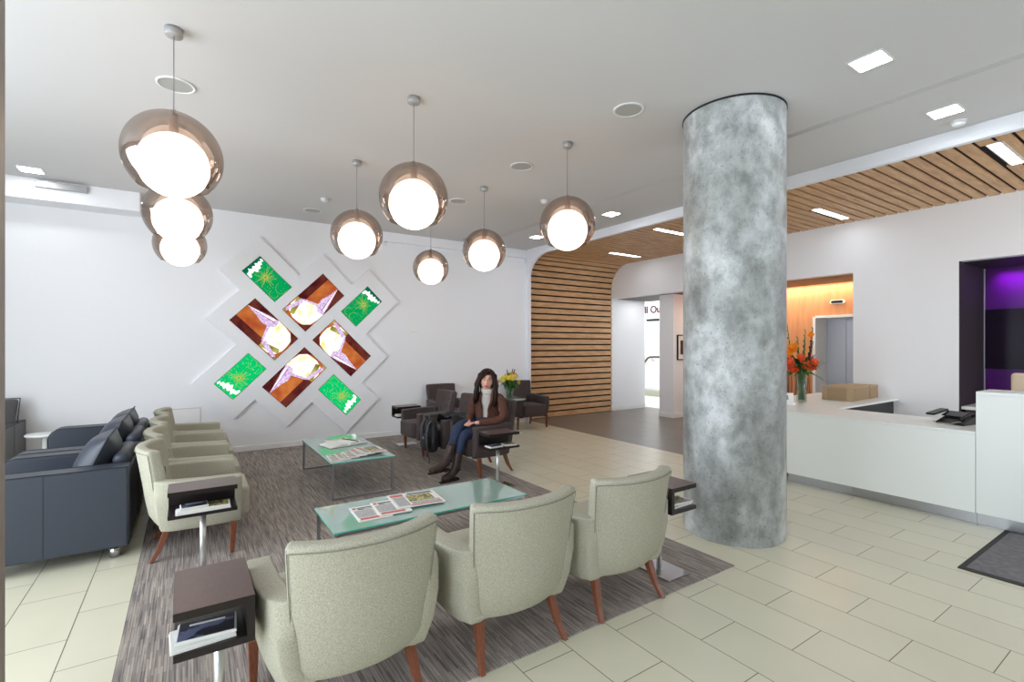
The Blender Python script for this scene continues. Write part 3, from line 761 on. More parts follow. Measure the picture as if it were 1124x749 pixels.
# ------------------------------------------------------------------ leather sofas (local: front is -X, runs along +Y)
def sofa(name, W, seats, lea, depth=.86, cz=.60):
    t = empty(name)
    aw = .19; zt = .665
    for y0 in (0, W-aw):
        bm = BM()
        pts = [(-depth, .09), (-depth, zt-.11)] + [(-depth+.11-.11*cos(radians(a)), zt-.11+.11*sin(radians(a))) for a in range(15, 91, 15)] + [(0, zt), (0, .09)]
        prism(bm, pts, y0, y0+aw, 'y'); a = obj('arm', bm, lea, t, bevel=.014, seg=3)
        bm = BM()
        for yy in (y0+.004, y0+aw-.004):
            tube(bm, [(p[0], yy, p[1]) for p in pts[:-1]] + [(0, yy, zt)], .0035, 6)
        if y0 == 0: tube(bm, [(-.46, -.0005, .10), (-.46, -.0005, .66)], .0014, 5); tube(bm, [(-.015, -.0005, .1), (-.015, -.0005, .66)], .0016, 5)
        obj('seam', bm, M_SEAM, a)
    bm = BM(); box(bm, -depth+.03, -.02, aw, W-aw, .10, .27); obj('base', bm, lea, t, bevel=.01)
    bm = BM(); box(bm, -.17, -.001, aw, W-aw, .10, .62); obj('back_frame', bm, lea, t, bevel=.02)
    sw = (W-2*aw)/seats
    for i in range(seats):
        bm = BM(); box(bm, -depth, -.16, aw+i*sw+.003, aw+(i+1)*sw-.003, .27, .44); obj('seat_cushion', bm, lea, t, bevel=.035, seg=4, smooth=True)
        yc = aw+(i+.5)*sw
        # plump back cushion leaning on the roll, with a welt
        bm = BM()
        n = 9; O, I = [], []
        for a in range(n):
            v = -1+2*a/(n-1); ro, ri = [], []
            for b in range(n):
                u = -1+2*b/(n-1); puff = .115*((1-abs(u)**3.0)*(1-abs(v)**3.0))**.55+.008
                yy = u*(sw/2-.005)*(1-.04*(1-abs(v))); zz = v*.235*(1-.03*(1-abs(u)))
                ro.append(V((puff, yy, zz))); ri.append(V((-puff, yy, zz)))
            O.append(ro); I.append(ri)
        slab(bm, O, I)
        R = Matrix.Translation((-.235, yc, .645)) @ Matrix.Rotation(radians(24), 4, 'Y')
        for v_ in bm.verts: v_.co = R @ v_.co
        cu_ = obj('back_cushion', bm, lea, t, smooth=True, sub=1)
        bm = BM(); pp = [R @ V((0, u*(sw/2), w*.238)) for u, w in ((-1, -1), (-1, 0), (-1, 1), (0, 1.0), (1, 1), (1, 0), (1, -1))]
        tube(bm, pp, .006, 6); obj('welt', bm, M_SEAM, cu_)
        bm = BM()
        tube(bm, [(-.062, yc-sw/2+.01, .672), (-.062, yc-sw/2+.03, .682), (-.062, yc+sw/2-.03, .682), (-.062, yc+sw/2-.01, .672)], [.04, .055, .055, .04], 16); obj('rolled_back', bm, lea, t, smooth=True)
    for x in (-depth+.09, -.09):
        for y in (.09, W-.09):
            bm = BM(); lathe(bm, [(0, .001), (.032, .001), (.034, .09), (0, .09)], 20, (x, y, 0)); obj('foot', bm, M_CHROME, t, smooth=True)
    return t
s1 = sofa('leather_armchair', .96, 1, M_LEATHER); s1.location = (-.355, 4.50, 0)
tag(s1, 'dark slate leather armchair at the left edge, its outer arm facing the camera', 'armchair')
s2 = sofa('leather_sofa', 1.62, 2, M_LEATHER); s2.location = (-.355, 5.47, 0)
tag(s2, 'dark slate leather two-seat sofa behind the nearest leather armchair', 'sofa')
s3 = sofa('leather_armchair', .96, 1, M_LEATHER2); s3.location = (-1.57, 8.02, 0); s3.rotation_euler = (0, 0, radians(90))
s3.location = (-1.60, 8.02, 0)
tag(s3, 'grey leather armchair far left against the white wall beside the round table', 'armchair')
for ch in s3.children:
    if ch.name.startswith('back_cushion'): ch.location = (0, -.17, .07)

def round_table(name, x, y, r, z, topm, label):
    t = empty(name, (x, y, 0.001))
    bm = BM(); lathe(bm, [(0, z-.018), (r-.004, z-.018), (r, z-.012), (r, z-.004), (r-.004, z), (0, z)], 40); obj('tabletop', bm, topm, t, smooth=True)
    bm = BM(); tube(bm, [(0, 0, .01), (0, 0, z-.018)], .026, 16); obj('stem', bm, M_WHITEPL, t, smooth=True)
    bm = BM(); lathe(bm, [(0, 0), (r*.7, 0), (r*.7, .008), (.03, .02), (0, .02)], 32); obj('base', bm, M_WHITEPL, t, smooth=True)
    return tag(t, label, 'side table')
round_table('round_side_table', -1.31, 7.35, .17, .57, M_WHITETOP, 'small round white side table between the leather seats at far left')
round_table('round_side_table', 4.75, 7.15, .25, .61, M_GLASSTOP, 'small round glass side table holding the yellow flowers')

# yellow bouquet
t = empty('yellow_flower_bouquet', (4.69, 7.12, .611))
bm = BM(); lathe(bm, [(0, 0), (.045, 0), (.05, .06), (.075, .21), (.07, .21), (.045, .06), (.04, .012), (0, .012)], 24); obj('glass_vase', bm, M_GLASS, t, smooth=True)
bm = BM()
for k in range(14):
    a = k*2.4; tube(bm, [(.025*cos(a), .025*sin(a), .02), (.05*cos(a+.5), .05*sin(a+.5), .2), (.09*cos(a+.5), .09*sin(a+.5), .3)], .005, 5)
obj('stems', bm, M_WATER, t)
bm = BM()
for k in range(60):
    a = random.uniform(0, 2*pi); e = random.uniform(-.6, 1.2)
    leaf(bm, (.04*cos(a), .04*sin(a), .24+random.uniform(0, .1)), (cos(a)*cos(e), sin(a)*cos(e), sin(e)), random.uniform(.08, .17), .02, .3)
obj('foliage', bm, M_GREEN, t)
for k in range(30):
    a = k*2.4; e = .1+1.25*((k*.37) % 1); R_ = .155+.03*random.random()
    d = V((cos(a)*cos(e), sin(a)*cos(e), sin(e))); c = V((0, 0, .26))+d*R_
    bm = BM(); petals(bm, c, d, .045, 7, 0, .5); petals(bm, c+d*.008, d, .028, 6, 0, 1.0); sphere(bm, c+d*.01, .011, 6, 5)
    obj('flower_head', bm, [M_YELLOW, M_PALEYEL, M_ORANGE2, M_PALEYEL][k % 4], t)
for a in (.5, 3.7, 5):
    bm = BM(); tube(bm, [(0, 0, .3), (.07*cos(a), .07*sin(a), .42), (.12*cos(a), .12*sin(a), .52)], [.006, .012, .006], 6); obj('dark_bud', bm, M_POD, t)
tag(t, 'bouquet of yellow flowers in a glass vase on the round table behind the woman', 'flower arrangement')

# ------------------------------------------------------------------ coffee tables
def coffee(x0, x1, y0, y1, z, label):
    cx, cy = (x0+x1)/2, (y0+y1)/2; a, b = (x1-x0)/2, (y1-y0)/2
    t = empty('coffee_table', (cx, cy, .0085))
    w = .011
    long_x = a > b
    bm = BM(); box(bm, -a, a, -b, b, z-.012, z); g = obj('glass_top', bm, M_GLASSTOP, t, bevel=.002)
    bm = BM()
    for (p, q, r, s_) in ((-a-.0008, a+.0008, -b-.0008, -b+.001), (-a-.0008, a+.0008, b-.001, b+.0008), (-a-.0008, -a+.001, -b, b), (a-.001, a+.0008, -b, b)): box(bm, p, q, r, s_, z-.0115, z-.0015)
    obj('glass_edge', bm, M_GLASSEDGE, g)
    zt = z-.0125; A, B = a-.01, b-.01
    bm = BM()
    for (p, q, r, s_) in ((-A, A, -B, -B+2*w), (-A, A, B-2*w, B), (-A, -A+2*w, -B+2*w, B-2*w), (A-2*w, A, -B+2*w, B-2*w)): box(bm, p, q, r, s_, zt-.02, zt)
    obj('top_rail', bm, M_STEEL, t, bevel=.001)
    for sx in (-1, 1):
        for sy in (-1, 1):
            bm = BM(); x_ = sx*(A-w); y_ = sy*(B-w); box(bm, x_-w, x_+w, y_-w, y_+w, .0, zt-.02); obj('leg', bm, M_STEEL, t, bevel=.001)
    for s_ in (-1, 1):
        bm = BM()
        if long_x: box(bm, s_*(A-w)-w, s_*(A-w)+w, -B+2*w, B-2*w, 0, .02)
        else: box(bm, -A+2*w, A-2*w, s_*(B-w)-w, s_*(B-w)+w, 0, .02)
        obj('floor_rail', bm, M_STEEL, t, bevel=.001)
    return tag(t, label, 'coffee table', 'glass coffee tables')
ZT = .375
coffee(.755, 2.21, 3.12, 3.68, ZT, 'long frosted green glass coffee table right behind the foreground armchairs')
coffee(1.175, 1.83, 4.98, 6.47, ZT, 'green glass coffee table on a steel frame nearer the display wall')
ZTOP = ZT+.0087

# newspapers and magazines
def paper(name, x, y, z, rot, w, h, th, label, cat, style, group=None, tilt=0):
    t = empty(name, (x, y, z), radians(rot)); t.rotation_euler = (radians(tilt), 0, radians(rot))
    bm = BM()
    for k in range(3): box(bm, -w/2+.002*k, w/2-.001*k, -h/2+.002*(k % 2), h/2-.002*k, th*k/3, th*(k+1)/3-.0002)
    obj('pages', bm, M_PAPER, t)
    P = []
    if style == 'news':
        P = [(M_PRINTDK, [(-w*.30, h*.34, w*.42, h*.40), (-w*.30, h*.24, w*.2, h*.30)]), (M_PRINTRED, [(-w*.44, h*.30, -w*.33, h*.41), (-w*.42, -h*.44, w*.30, -h*.32)]),
             (M_PRINT, [(-w*.44, -h*.28, w*.10, h*.2), (-w*.1, h*.24, w*.42, h*.30)]), (M_PRINTPIC, [(w*.14, -h*.28, w*.44, h*.15)])]
    elif style == 'paper':
        P = [(M_PRINTDK, [(-w*.1, h*.36, w*.42, h*.43)]), (M_PRINTRED, [(-w*.46, h*.28, -w*.2, h*.44), (-w*.2, -h*.46, w*.44, -h*.40)]), (M_PRINT, [(-w*.44, -h*.42, -w*.2, h*.24), (-w*.15, -h*.38, w*.44, -h*.2), (-w*.15, h*.28, w*.44, h*.34)]), (M_PRINTPIC, [(-w*.16, -h*.18, w*.36, h*.26)])]
    elif style == 'blue':
        P = [(M_BLUECOVER, [(-w*.46, -h*.46, w*.46, h*.46)]), (M_PAPER, [(-w*.3, h*.2, w*.3, h*.3)])]
    elif style == 'dark':
        P = [(M_PRINTPIC, [(-w*.46, -h*.46, w*.46, h*.46)]), (M_PRINTDK, [(-w*.3, h*.05, w*.35, h*.3)])]
    elif style == 'plain':
        P = [(M_PRINT, [(-w*.3, h*.2, w*.3, h*.3)])]
    ms = [p[0] for p in P]; bm = BM()
    for i, (_, rs) in enumerate(P):
        for (a, b, c, d) in rs: box(bm, a, c, b, d, th, th+.0004+.0002*i, i)
    if ms: obj('printed_cover', bm, ms, t)
    tag(t, label, cat, group)
    return t
G1 = 'newspapers on the near coffee table'
paper('newspaper', 1.06, 3.37, ZTOP, -3, .23, .31, .006, 'leftmost newspaper fanned on the near coffee table, half hidden by the foreground chair', 'newspaper', 'news', G1)
paper('newspaper', 1.21, 3.38, ZTOP+.0066, -5, .23, .31, .006, 'second newspaper from the left of the fan on the near coffee table', 'newspaper', 'news', G1)
paper('newspaper', 1.42, 3.43, ZTOP+.0132, -6, .36, .32, .008, 'thick colour newspaper at the right end of the fan on the near coffee table', 'newspaper', 'paper', G1)
G2 = 'newspapers on the far coffee table'
names2 = ['leftmost newspaper of the fan on the far coffee table', 'second newspaper from the left on the far coffee table', 'middle newspaper of the fan on the far coffee table', 'newspaper just left of the thick pile on the far coffee table']
for i, lb in enumerate(names2):
    paper('newspaper', 1.30+.085*i, 5.20+.015*i, ZTOP+.0062*i, -4+i, .20, .30, .0058, lb, 'newspaper', 'paper' if i % 2 else 'news', G2)
paper('newspaper', 1.655, 5.27, ZTOP+.0250, 4, .25, .33, .008, 'thick newspaper pile at the right corner of the far coffee table', 'newspaper', 'paper', G2)
# open book
t = empty('open_book', (1.52, 5.86, ZTOP), radians(12))
bm = BM(); box(bm, -.23, .23, -.15, .15, 0, .004); obj('cover', bm, mat('dark_green_cover', (44, 62, 48), .5), t)
bm = BM()
for sx in (-1, 1):
    top = [(0, .010), (.03, .032), (.08, .036), (.15, .026), (.222, .012)]
    prism(bm, [(sx*u, v) for u, v in top] + [(sx*.225, .0045), (0, .0045)], -.145, .145, 'y')
obj('pages', bm, M_PAPER, t)
bm = BM(); tube(bm, [(.05, .12, .045), (.08, .04, .044), (.12, -.04, .036), (.14, -.1, .03)], .006, 6); obj('ribbon', bm, M_PRINTDK, t)
tag(t, 'open white-paged book on the far coffee table', 'book')
paper('leaflet', 1.53, 6.13, ZTOP, 8, .28, .17, .006, 'white leaflet lying behind the open book', 'leaflet', 'plain')

# ------------------------------------------------------------------ box side tables
def box_table(x, y, rot, label, closed=1, w=.25, d=.38, h=.62, hb=.17, z0=.0085):
    """local: box open towards -X... closed panel on +X; long side along Y"""
    t = empty('magazine_table', (x, y, z0), radians(rot))
    a, b = w/2, d/2
    bm = BM(); box(bm, -a, a, -b, b, h-.028, h); box(bm, -a+.001, a-.001, -b+.001, b-.001, h, h+.001, 1); obj('tabletop', bm, [M_WENGE, M_WENGETOP], t)
    bm = BM(); box(bm, -a, a, -b, b, h-hb, h-hb+.026); obj('lower_shelf', bm, M_WENGE, t, bevel=.002)
    bm = BM(); box(bm, a-.026, a, -b, b, h-hb+.026, h-.028); obj('side_panel', bm, M_WENGE, t)
    bm = BM(); tube(bm, [(0.02, 0, .012), (0.02, 0, h-hb)], .019, 18); obj('pole', bm, M_POLE, t, smooth=True)
    bm = BM(); box(bm, -a+.01, a-.02, -.15, .15, 0, .012); obj('base_plate', bm, M_CHROME, t, bevel=.002)
    return tag(t, label, 'side table', 'dark wooden magazine tables on chrome stands')
box_table(.083, 2.215, 0, 'dark wooden magazine table on a chrome pole in the left foreground')
box_table(.085, 3.82, 90, 'dark magazine table beside the nearest cream armchair of the side row')
box_table(2.70, 2.215, 180, 'dark magazine table between the foreground chairs and the concrete column')
box_table(2.82, 4.50, 90, 'dark magazine table beside the seated woman', h=.60)
box_table(2.83, 7.22, 90, 'dark magazine table beside the empty charcoal chair near the white wall', h=.60)
ms = .62-.17+.026+.0087
def stack(x, y, z, items, group=None):
    for (dx, dy, rot, w, h, th, lb, st) in items:
        paper('magazine', x+dx, y+dy, z, rot, w, h, th, lb, 'magazine', st, group); z += th+.0014
stack(.06, 2.125, ms, [(-.015, -.01, 3, .20, .15, .014, 'thick white magazine at the bottom of the left foreground table', 'plain'), (-.0, 0, -4, .19, .14, .010, 'pale magazine lying on top in the left foreground table', 'blue')])
stack(.085, 3.745, ms, [(0.0, 0.0, 1, .30, .125, .012, 'white magazine under the others in the table beside the side row', 'plain'), (.01, 0, -3, .28, .12, .014, 'dark magazine in the middle of the pile in the table beside the side row', 'dark'), (-.05, 0, 4, .15, .11, .012, 'blue magazine on top of the pile in the table beside the side row', 'blue')])
stack(2.72, 2.12, ms, [(.0, 0, 2, .19, .14, .012, 'pale magazine underneath in the table by the column', 'plain'), (.015, 0, -6, .18, .13, .012, 'red printed magazine on top in the table by the column', 'paper')])
stack(2.72, 4.435, ms-.02, [(0, 0, 3, .16, .12, .016, 'blue covered magazine in the table beside the seated woman', 'blue')])
stack(2.91, 4.435, ms-.02, [(0, 0, -6, .14, .12, .016, 'dark magazine at the right of the table beside the seated woman', 'dark')])
stack(2.72, 7.16, ms-.02, [(0, 0, 2, .15, .12, .03, 'white stack of leaflets in the magazine table near the white wall', 'plain')])

# ------------------------------------------------------------------ pendants
def pendant(x, y, zc=2.695):
    t = empty('pendant_lamp', (x, y, CZ))
    D = zc-CZ; R = .262
    bm = BM(); lathe(bm, [(0, -.045), (.045, -.045), (.048, -.04), (.048, -.001), (0, -.001)], 28); obj('ceiling_rose', bm, M_GREYMETAL, t, smooth=True)
    bm = BM(); tube(bm, [(0, 0, -.044), (0, 0, D+R+.018)], .003, 8); obj('cable', bm, M_CONNECT, t)
    bm = BM(); lathe(bm, [(0, D+R+.02), (.014, D+R+.02), (.016, D+R), (0, D+R)], 16); obj('cap', bm, M_GREYMETAL, t, smooth=True)
    bm = BM()
    pr = []
    for k in range(29):
        a = radians(90-k*135/28.0*1.0)          # from pole down to -45 deg
        pr.append((R*cos(a), D+R*sin(a)))
    pr[0] = (.0001, D+R)
    lathe(bm, pr, 48); obj('smoked_glass_shade', bm, M_SMOKE, t, smooth=True)
    bm = BM(); lathe(bm, [(.0, D+R-.004), (.022, D+R-.004), (.026, D+.19-.045), (.034, D+.13)], 20); obj('lamp_holder', bm, mat_holder, t, smooth=True)
    bm = BM(); sphere(bm, (0, 0, D-.055), .19, 32, 20); obj('opal_globe', bm, M_BULB, t, smooth=True)
    return t
mat_holder = mat('translucent_holder', (230, 205, 188), 0.5)
p0 = None
PL = [(-.07, 3.60, 'largest pendant globe lamp, hanging nearest the camera at upper left'),
      (-.07, 5.15, 'pendant globe lamp in the middle of the overlapping trio at upper left'),
      (-.07, 6.70, 'lowest appearing pendant globe lamp of the overlapping trio at upper left'),
      (1.46, 3.57, 'large pendant globe lamp in the centre of the middle group, highest hanging there'),
      (1.47, 5.13, 'pendant globe lamp above the right half of the display, left of the central lamp'),
      (3.00, 6.68, 'smallest appearing pendant globe lamp, farthest from the camera'),
      (3.00, 5.12, 'pendant globe lamp right of the farthest small one'),
      (3.00, 3.56, 'pendant globe lamp hanging in front of the curved timber slats')]
for x, y, lb in PL:
    if p0 is None: p0 = pendant(x, y); c = p0
    else: c = copy_tree(p0); c.location = (x, y, CZ)
    tag(c, lb, 'pendant lamp', 'globe pendant lamps')

# ------------------------------------------------------------------ ceiling fittings
def downlight(x, y, lb):
    t = empty('square_downlight', (x, y, CZ)); a = .105
    bm = BM()
    for r in ((-a, a, -a, -a+.012), (-a, a, a-.012, a), (-a, -a+.012, -a+.012, a-.012), (a-.012, a, -a+.012, a-.012)): box(bm, r[0], r[1], r[2], r[3], -.006, -.0005)
    obj('frame', bm, M_WHITEPL, t)
    bm = BM(); box(bm, -a+.012, a-.012, -a+.012, a-.012, -.004, -.0005); obj('diffuser', bm, M_DOWN, t)
    return tag(t, lb, 'ceiling light', 'square recessed ceiling lights')
downlight(3.84, 1.40, 'square recessed ceiling light nearest the camera at top right')
downlight(5.18, 1.36, 'square recessed ceiling light beside the smoke detector at right')
downlight(5.16, 5.13, 'square recessed ceiling light between pendant lamp and concrete column')
downlight(5.16, 6.96, 'farthest square recessed ceiling light, left of the nearest-right pendant')
downlight(3.84, -.55, 'added square ceiling light behind the camera, unseen, brightening the right side')  # added out of view to brighten the right front of the room
downlight(5.18, -.55, 'added square ceiling light over the entrance mat, unseen, brightening the floor')  # second unseen downlight, added for the floor and column
downlight(-1.43, 7.36, 'square recessed ceiling light at the far left above the boxed beam')
def speaker(x, y, lb):
    t = empty('ceiling_speaker', (x, y, CZ-.0005))
    bm = BM(); lathe(bm, [(.105, 0), (.125, 0), (.125, -.006), (.118, -.010), (.105, -.008)], 36, close=True); obj('rim', bm, M_WHITEPL, t, smooth=True)
    bm = BM(); lathe(bm, [(0, -.006), (.106, -.006), (.106, -.001), (0, -.001)], 36); obj('grille', bm, M_SPKGRILLE, t)
    return tag(t, lb, 'ceiling speaker', 'round ceiling speakers')
speaker(-.07, 4.36, 'round ceiling speaker behind the cable of the largest pendant lamp')
speaker(2.99, 2.78, 'round ceiling speaker between the right pendant lamp and the column')
speaker(2.98, 4.29, 'round ceiling speaker right of the central pendant lamp')
speaker(3.0, 5.80, 'round ceiling speaker above the cable of the farther middle pendant')
speaker(1.48, 7.35, 'round ceiling speaker close to the display wall')
def detector(x, y, lb, r=.05, hgt=.045):
    t = empty('smoke_detector', (x, y, CZ))
    bm = BM(); lathe(bm, [(0, -.012), (r, -.012), (r, -.0005), (0, -.0005)], 28); obj('base', bm, M_WHITEPL, t, smooth=False)
    bm = BM(); lathe(bm, [(0, -hgt), (r*.5, -hgt), (r*.85, -hgt*.7), (r*.9, -.012), (0, -.012)], 28); obj('sensor_head', bm, M_WHITEPL, t, smooth=True)
    return tag(t, lb, 'smoke detector', 'smoke detectors')
detector(5.50, 1.36, 'white smoke detector beside the square light near the slat ceiling', .055)
detector(3.93, 5.14, 'small white smoke detector near the right pendant lamp')
detector(1.49, 6.67, 'small white detector near the speaker by the display wall')
bm = BM(); box(bm, -.05, .05, -.04, .04, -.05, -.0005); o = obj('ceiling_sensor', bm, M_GREYMETAL, loc=(4.17, 7.75, CZ), bevel=.004)
tag(o, 'small grey square sensor on the ceiling by the far wall', 'sensor')

# wall logo plate and access hatch on display wall
t = empty('small_wall_sign', (3.29, YD, 1.765))
bm = BM(); box(bm, -.115, .115, -.012, -.0005, -.045, .045); obj('plate', bm, M_TRIM, t, bevel=.003)
bm = BM(); tube(bm, [(-.08, -.013, -.005), (-.02, -.013, .018), (.04, -.013, .008), (.085, -.013, -.012)], .003, 5); obj('relief_line', bm, M_CEIL, t)
tag(t, 'small pale plate on the white wall right of the display', 'sign')
t = empty('access_hatch', (-.03, YD, .5))
bm = BM(); box(bm, -.17, .17, -.006, -.0005, -.17, .17); obj('panel', bm, M_TRIM, t)
bm = BM()
for r in ((-.185, .185, .172, .185), (-.185, -.172, -.185, .172), (.172, .185, -.185, .172)): box(bm, r[0], r[1], -.008, -.0005, r[2], r[3])
obj('frame', bm, M_CEIL, t)
tag(t, 'flush white access hatch low on the wall behind the side row of armchairs', 'hatch')

# ------------------------------------------------------------------ display: stepped board and eight screens
def pq(p, q): return ((p-q)/math.sqrt(2), (p+q)/math.sqrt(2))
st = [(2.10, 1.60), (2.848, 1.60), (2.848, .852), (3.348, .852), (3.348, .225), (3.735, .225), (3.735, -.495), (2.94, -.495), (2.94, -1.018), (2.34, -1.018), (2.34, -1.403), (1.605, -1.403), (1.605, -.656), (1.111, -.656), (1.111, -.040), (.742, -.040), (.742, .69), (1.51, .69), (1.51, 1.22), (2.10, 1.22)]
bm = BM(); prism(bm, [pq(*s_) for s_ in st], YD-.055, YD-.0005, 'y')
o = obj('display_board', bm, M_WALL)
tag(o, 'white stepped diagonal board raised from the wall around the eight screens', 'wall panel')

def green_emit(es):
    m = bpy.data.materials.new('green_screen_picture'); m.use_nodes = True
    nt = m.node_tree; nt.nodes.clear(); N = nt.nodes.new; L = nt.links.new
    tc = N('ShaderNodeTexCoord'); vo = N('ShaderNodeTexVoronoi'); vo.inputs['Scale'].default_value = 34; L(tc.outputs['Object'], vo.inputs['Vector'])
    cr = N('ShaderNodeValToRGB'); cr.color_ramp.elements[0].position = .13; cr.color_ramp.elements[0].color = lin((170, 236, 150)); cr.color_ramp.elements[1].position = .22; cr.color_ramp.elements[1].color = lin((6, 190, 104))
    L(vo.outputs['Distance'], cr.inputs[0])
    e = N('ShaderNodeEmission'); e.inputs[1].default_value = es; L(cr.outputs[0], e.inputs[0]); o = N('ShaderNodeOutputMaterial'); L(e.outputs[0], o.inputs[0]); return m
def noise_emit(name, a, b, s, sc_=4, lo=.35, hi=.65):
    m = bpy.data.materials.new(name); m.use_nodes = True
    nt = m.node_tree; nt.nodes.clear(); N = nt.nodes.new; L = nt.links.new
    tc = N('ShaderNodeTexCoord'); vo = N('ShaderNodeTexNoise'); vo.inputs['Scale'].default_value = sc_; L(tc.outputs['Object'], vo.inputs['Vector'])
    cr = N('ShaderNodeValToRGB'); cr.color_ramp.elements[0].position = lo; cr.color_ramp.elements[0].color = lin(a); cr.color_ramp.elements[1].position = hi; cr.color_ramp.elements[1].color = lin(b)
    L(vo.outputs['Fac'], cr.inputs[0])
    e = N('ShaderNodeEmission'); e.inputs[1].default_value = s; L(cr.outputs[0], e.inputs[0]); o = N('ShaderNodeOutputMaterial'); L(e.outputs[0], o.inputs[0]); return m
ES = .62
G_BASE = green_emit(.58); G_BASE2 = green_emit(.95); G_LINE = emat('screen_yellow_lines', (206, 214, 90), ES*1.1); G_WHITE = emat('screen_white', (255, 255, 255), 1.1)
G_DARK = emat('screen_dark_green', (10, 120, 84), ES)
O_BASE = noise_emit('screen_orange', (196, 92, 52), (236, 140, 72), ES, 5)
O_DARK = noise_emit('screen_maroon', (84, 26, 34), (128, 62, 50), ES, 5)
O_GLOW = noise_emit('screen_cream_glow', (255, 254, 236), (226, 216, 110), ES*1.7, 9, .52, .72)
O_OLIVE = noise_emit('screen_olive', (150, 128, 60), (226, 226, 120), ES, 8)
O_PINK = noise_emit('screen_lilac', (246, 232, 250), (206, 160, 226), ES*1.3, 40)
O_LINE = emat('screen_crimson_line', (150, 40, 70), ES)

def screen(cx, cz, long, short, ang, kind, lb):
    """u axis points outward along ang (degrees in the wall plane), v to its left"""
    t = empty('diagonal_screen', (cx, YD-.055, cz))
    ux, uz = cos(radians(ang)), sin(radians(ang)); vx, vz = -uz, ux
    a, b = long/2, short/2
    def W(u, v): return (u*ux+v*vx, u*uz+v*vz)
    bm = BM(); prism(bm, [W(-a-.004, -b-.004), W(a+.004, -b-.004), W(a+.004, b+.004), W(-a-.004, b+.004)], -.0045, -.0008, 'y'); obj('bezel', bm, M_BLACKPL, t)
    bm = BM()
    def P(pts, lay, mi): prism(bm, [W(u*a, v*b) for u, v in pts], -.0052-.0006*lay, -.0046, 'y', mi)
    def line(p, q, w, lay, mi):
        p = V((p[0]*a, p[1]*b)); q = V((q[0]*a, q[1]*b)); d = (q-p).normalized(); n_ = V((-d.y, d.x))*w
        pts = [p-n_, q-n_*.5, q+n_*.5, p+n_]
        prism(bm, [W(*r) for r in pts], -.0052-.0006*lay, -.0046, 'y', mi)
    if kind == 'g':
        P([(-1, -1), (1, -1), (1, 1), (-1, 1)], 0, 0)
        P([(.82, -1), (1, -1), (1, 1), (.82, 1)], 1, 3)
        rr = random.Random(int(cx*100))
        for k in range(22):
            th = 2*pi*k/22+rr.uniform(-.1, .1); r0 = .05; r1 = rr.uniform(.3, .75)
            line((.12+r0*cos(th), r0*sin(th)*1.6), (.12+r1*cos(th)*.75, max(-.97, min(.97, r1*sin(th)*1.5))), .0032, 1, 1)
        for c_, r_ in (((-.7, .5), .35), ((-.75, -.3), .45)):
            pp = [(c_[0]+r_*.6*cos(x), max(-.97, min(.97, c_[1]+r_*sin(x)*1.2))) for x in [i*.5 for i in range(8)]]
            pp = [(max(-.97, u_), v_) for u_, v_ in pp]
            for i in range(7): line(pp[i], pp[i+1], .002, 1, 1)
        # leaping white figure across the outer end
        fig = [(.60, .95), (.72, .70), (.62, .55), (.66, .30), (.50, .12), (.60, -.05), (.56, -.30), (.70, -.42), (.66, -.60), (.80, -.74), (.88, -.60), (.84, -.40), (.92, -.22), (.80, -.10), (.88, .12), (.78, .30), (.92, .52), (.80, .62), (.76, .9)]
        P(fig, 2, 2); P([(.56, .98), (.50, .80), (.70, .60), (.74, .7)], 2, 2); P([(.80, -.74), (.72, -.86), (.86, -.95), (.93, -.8)], 2, 2)
        obj('screen_image', bm, [G_BASE if cz > 2 else G_BASE2, G_LINE, G_WHITE, G_DARK if cz > 2 else G_BASE2], t)
    else:
        P([(-1, -1), (1, -1), (1, 1), (-1, 1)], 0, 0)
        P([(-.25, .50), (1, .50), (1, 1), (-.25, 1)], 1, 1)
        P([(-.1, -1), (1, -1), (1, -.42), (.45, -.62)], 1, 1)
        blob = [(-.94, -.15), (-.90, -.55), (-.7, -.88), (-.4, -.99), (-.08, -1), (.0, -.62), (-.05, -.30), (-.10, .1), (-.22, .5), (-.35, .94), (-.62, .96), (-.86, .70), (-.95, .25)]
        P([(-1, -1), (-.66, -1), (-1, -.3)], 1, 1); P([(-1, 1), (-1, .62), (-.9, 1)], 1, 3)
        P(blob, 2, 2)
        P([(-.92, .58), (-.30, .98), (-.22, .66), (-.84, .30)], 3, 3)
        P([(-.94, .80), (-.86, .98), (-.22, .72), (-.30, .46)], 4, 4)
        P([(-.26, .66), (-.18, .62), (.06, -.28), (-.04, -.30)], 4, 4)
        P([(-.12, -.98), (-.18, -.58), (.0, -.28), (.28, -.18), (.52, -.30), (1.0, -.40), (.55, -.66), (.16, -.88)], 3, 4)
        P([(-.02, -.90), (.02, -.78), (.5, -.54), (.96, -.42), (.52, -.62)], 5, 5)
        line((-.05, -.72), (.92, -.41), .004, 6, 6)
        obj('screen_image', bm, [O_BASE, O_DARK, O_GLOW, O_OLIVE, O_PINK, G_WHITE, O_LINE], t)
    return tag(t, lb, 'screen', 'diagonal screens on the wall display')
screen(.98, 2.523, .60, .325, 135, 'g', 'green picture screen at the top left of the wall display')
screen(2.37, 2.183, .60, .330, 45, 'g', 'green picture screen at the right of the wall display, nearest the pendant lamp')
screen(.635, 1.103, .60, .325, 225, 'g', 'green picture screen at the lower left of the wall display')
screen(2.022, .757, .60, .325, 315, 'g', 'green picture screen at the lower right, directly above the far coffee table')
screen(1.634, 2.213, .82, .455, 45, 'o', 'orange picture screen at the top of the central cross of four')
screen(.947, 1.778, .82, .455, 135, 'o', 'orange picture screen at the left of the central cross of four')
screen(1.362, 1.063, .82, .455, 225, 'o', 'orange picture screen at the bottom of the central cross of four')
screen(2.062, 1.50, .82, .455, 315, 'o', 'orange picture screen at the right of the central cross of four')

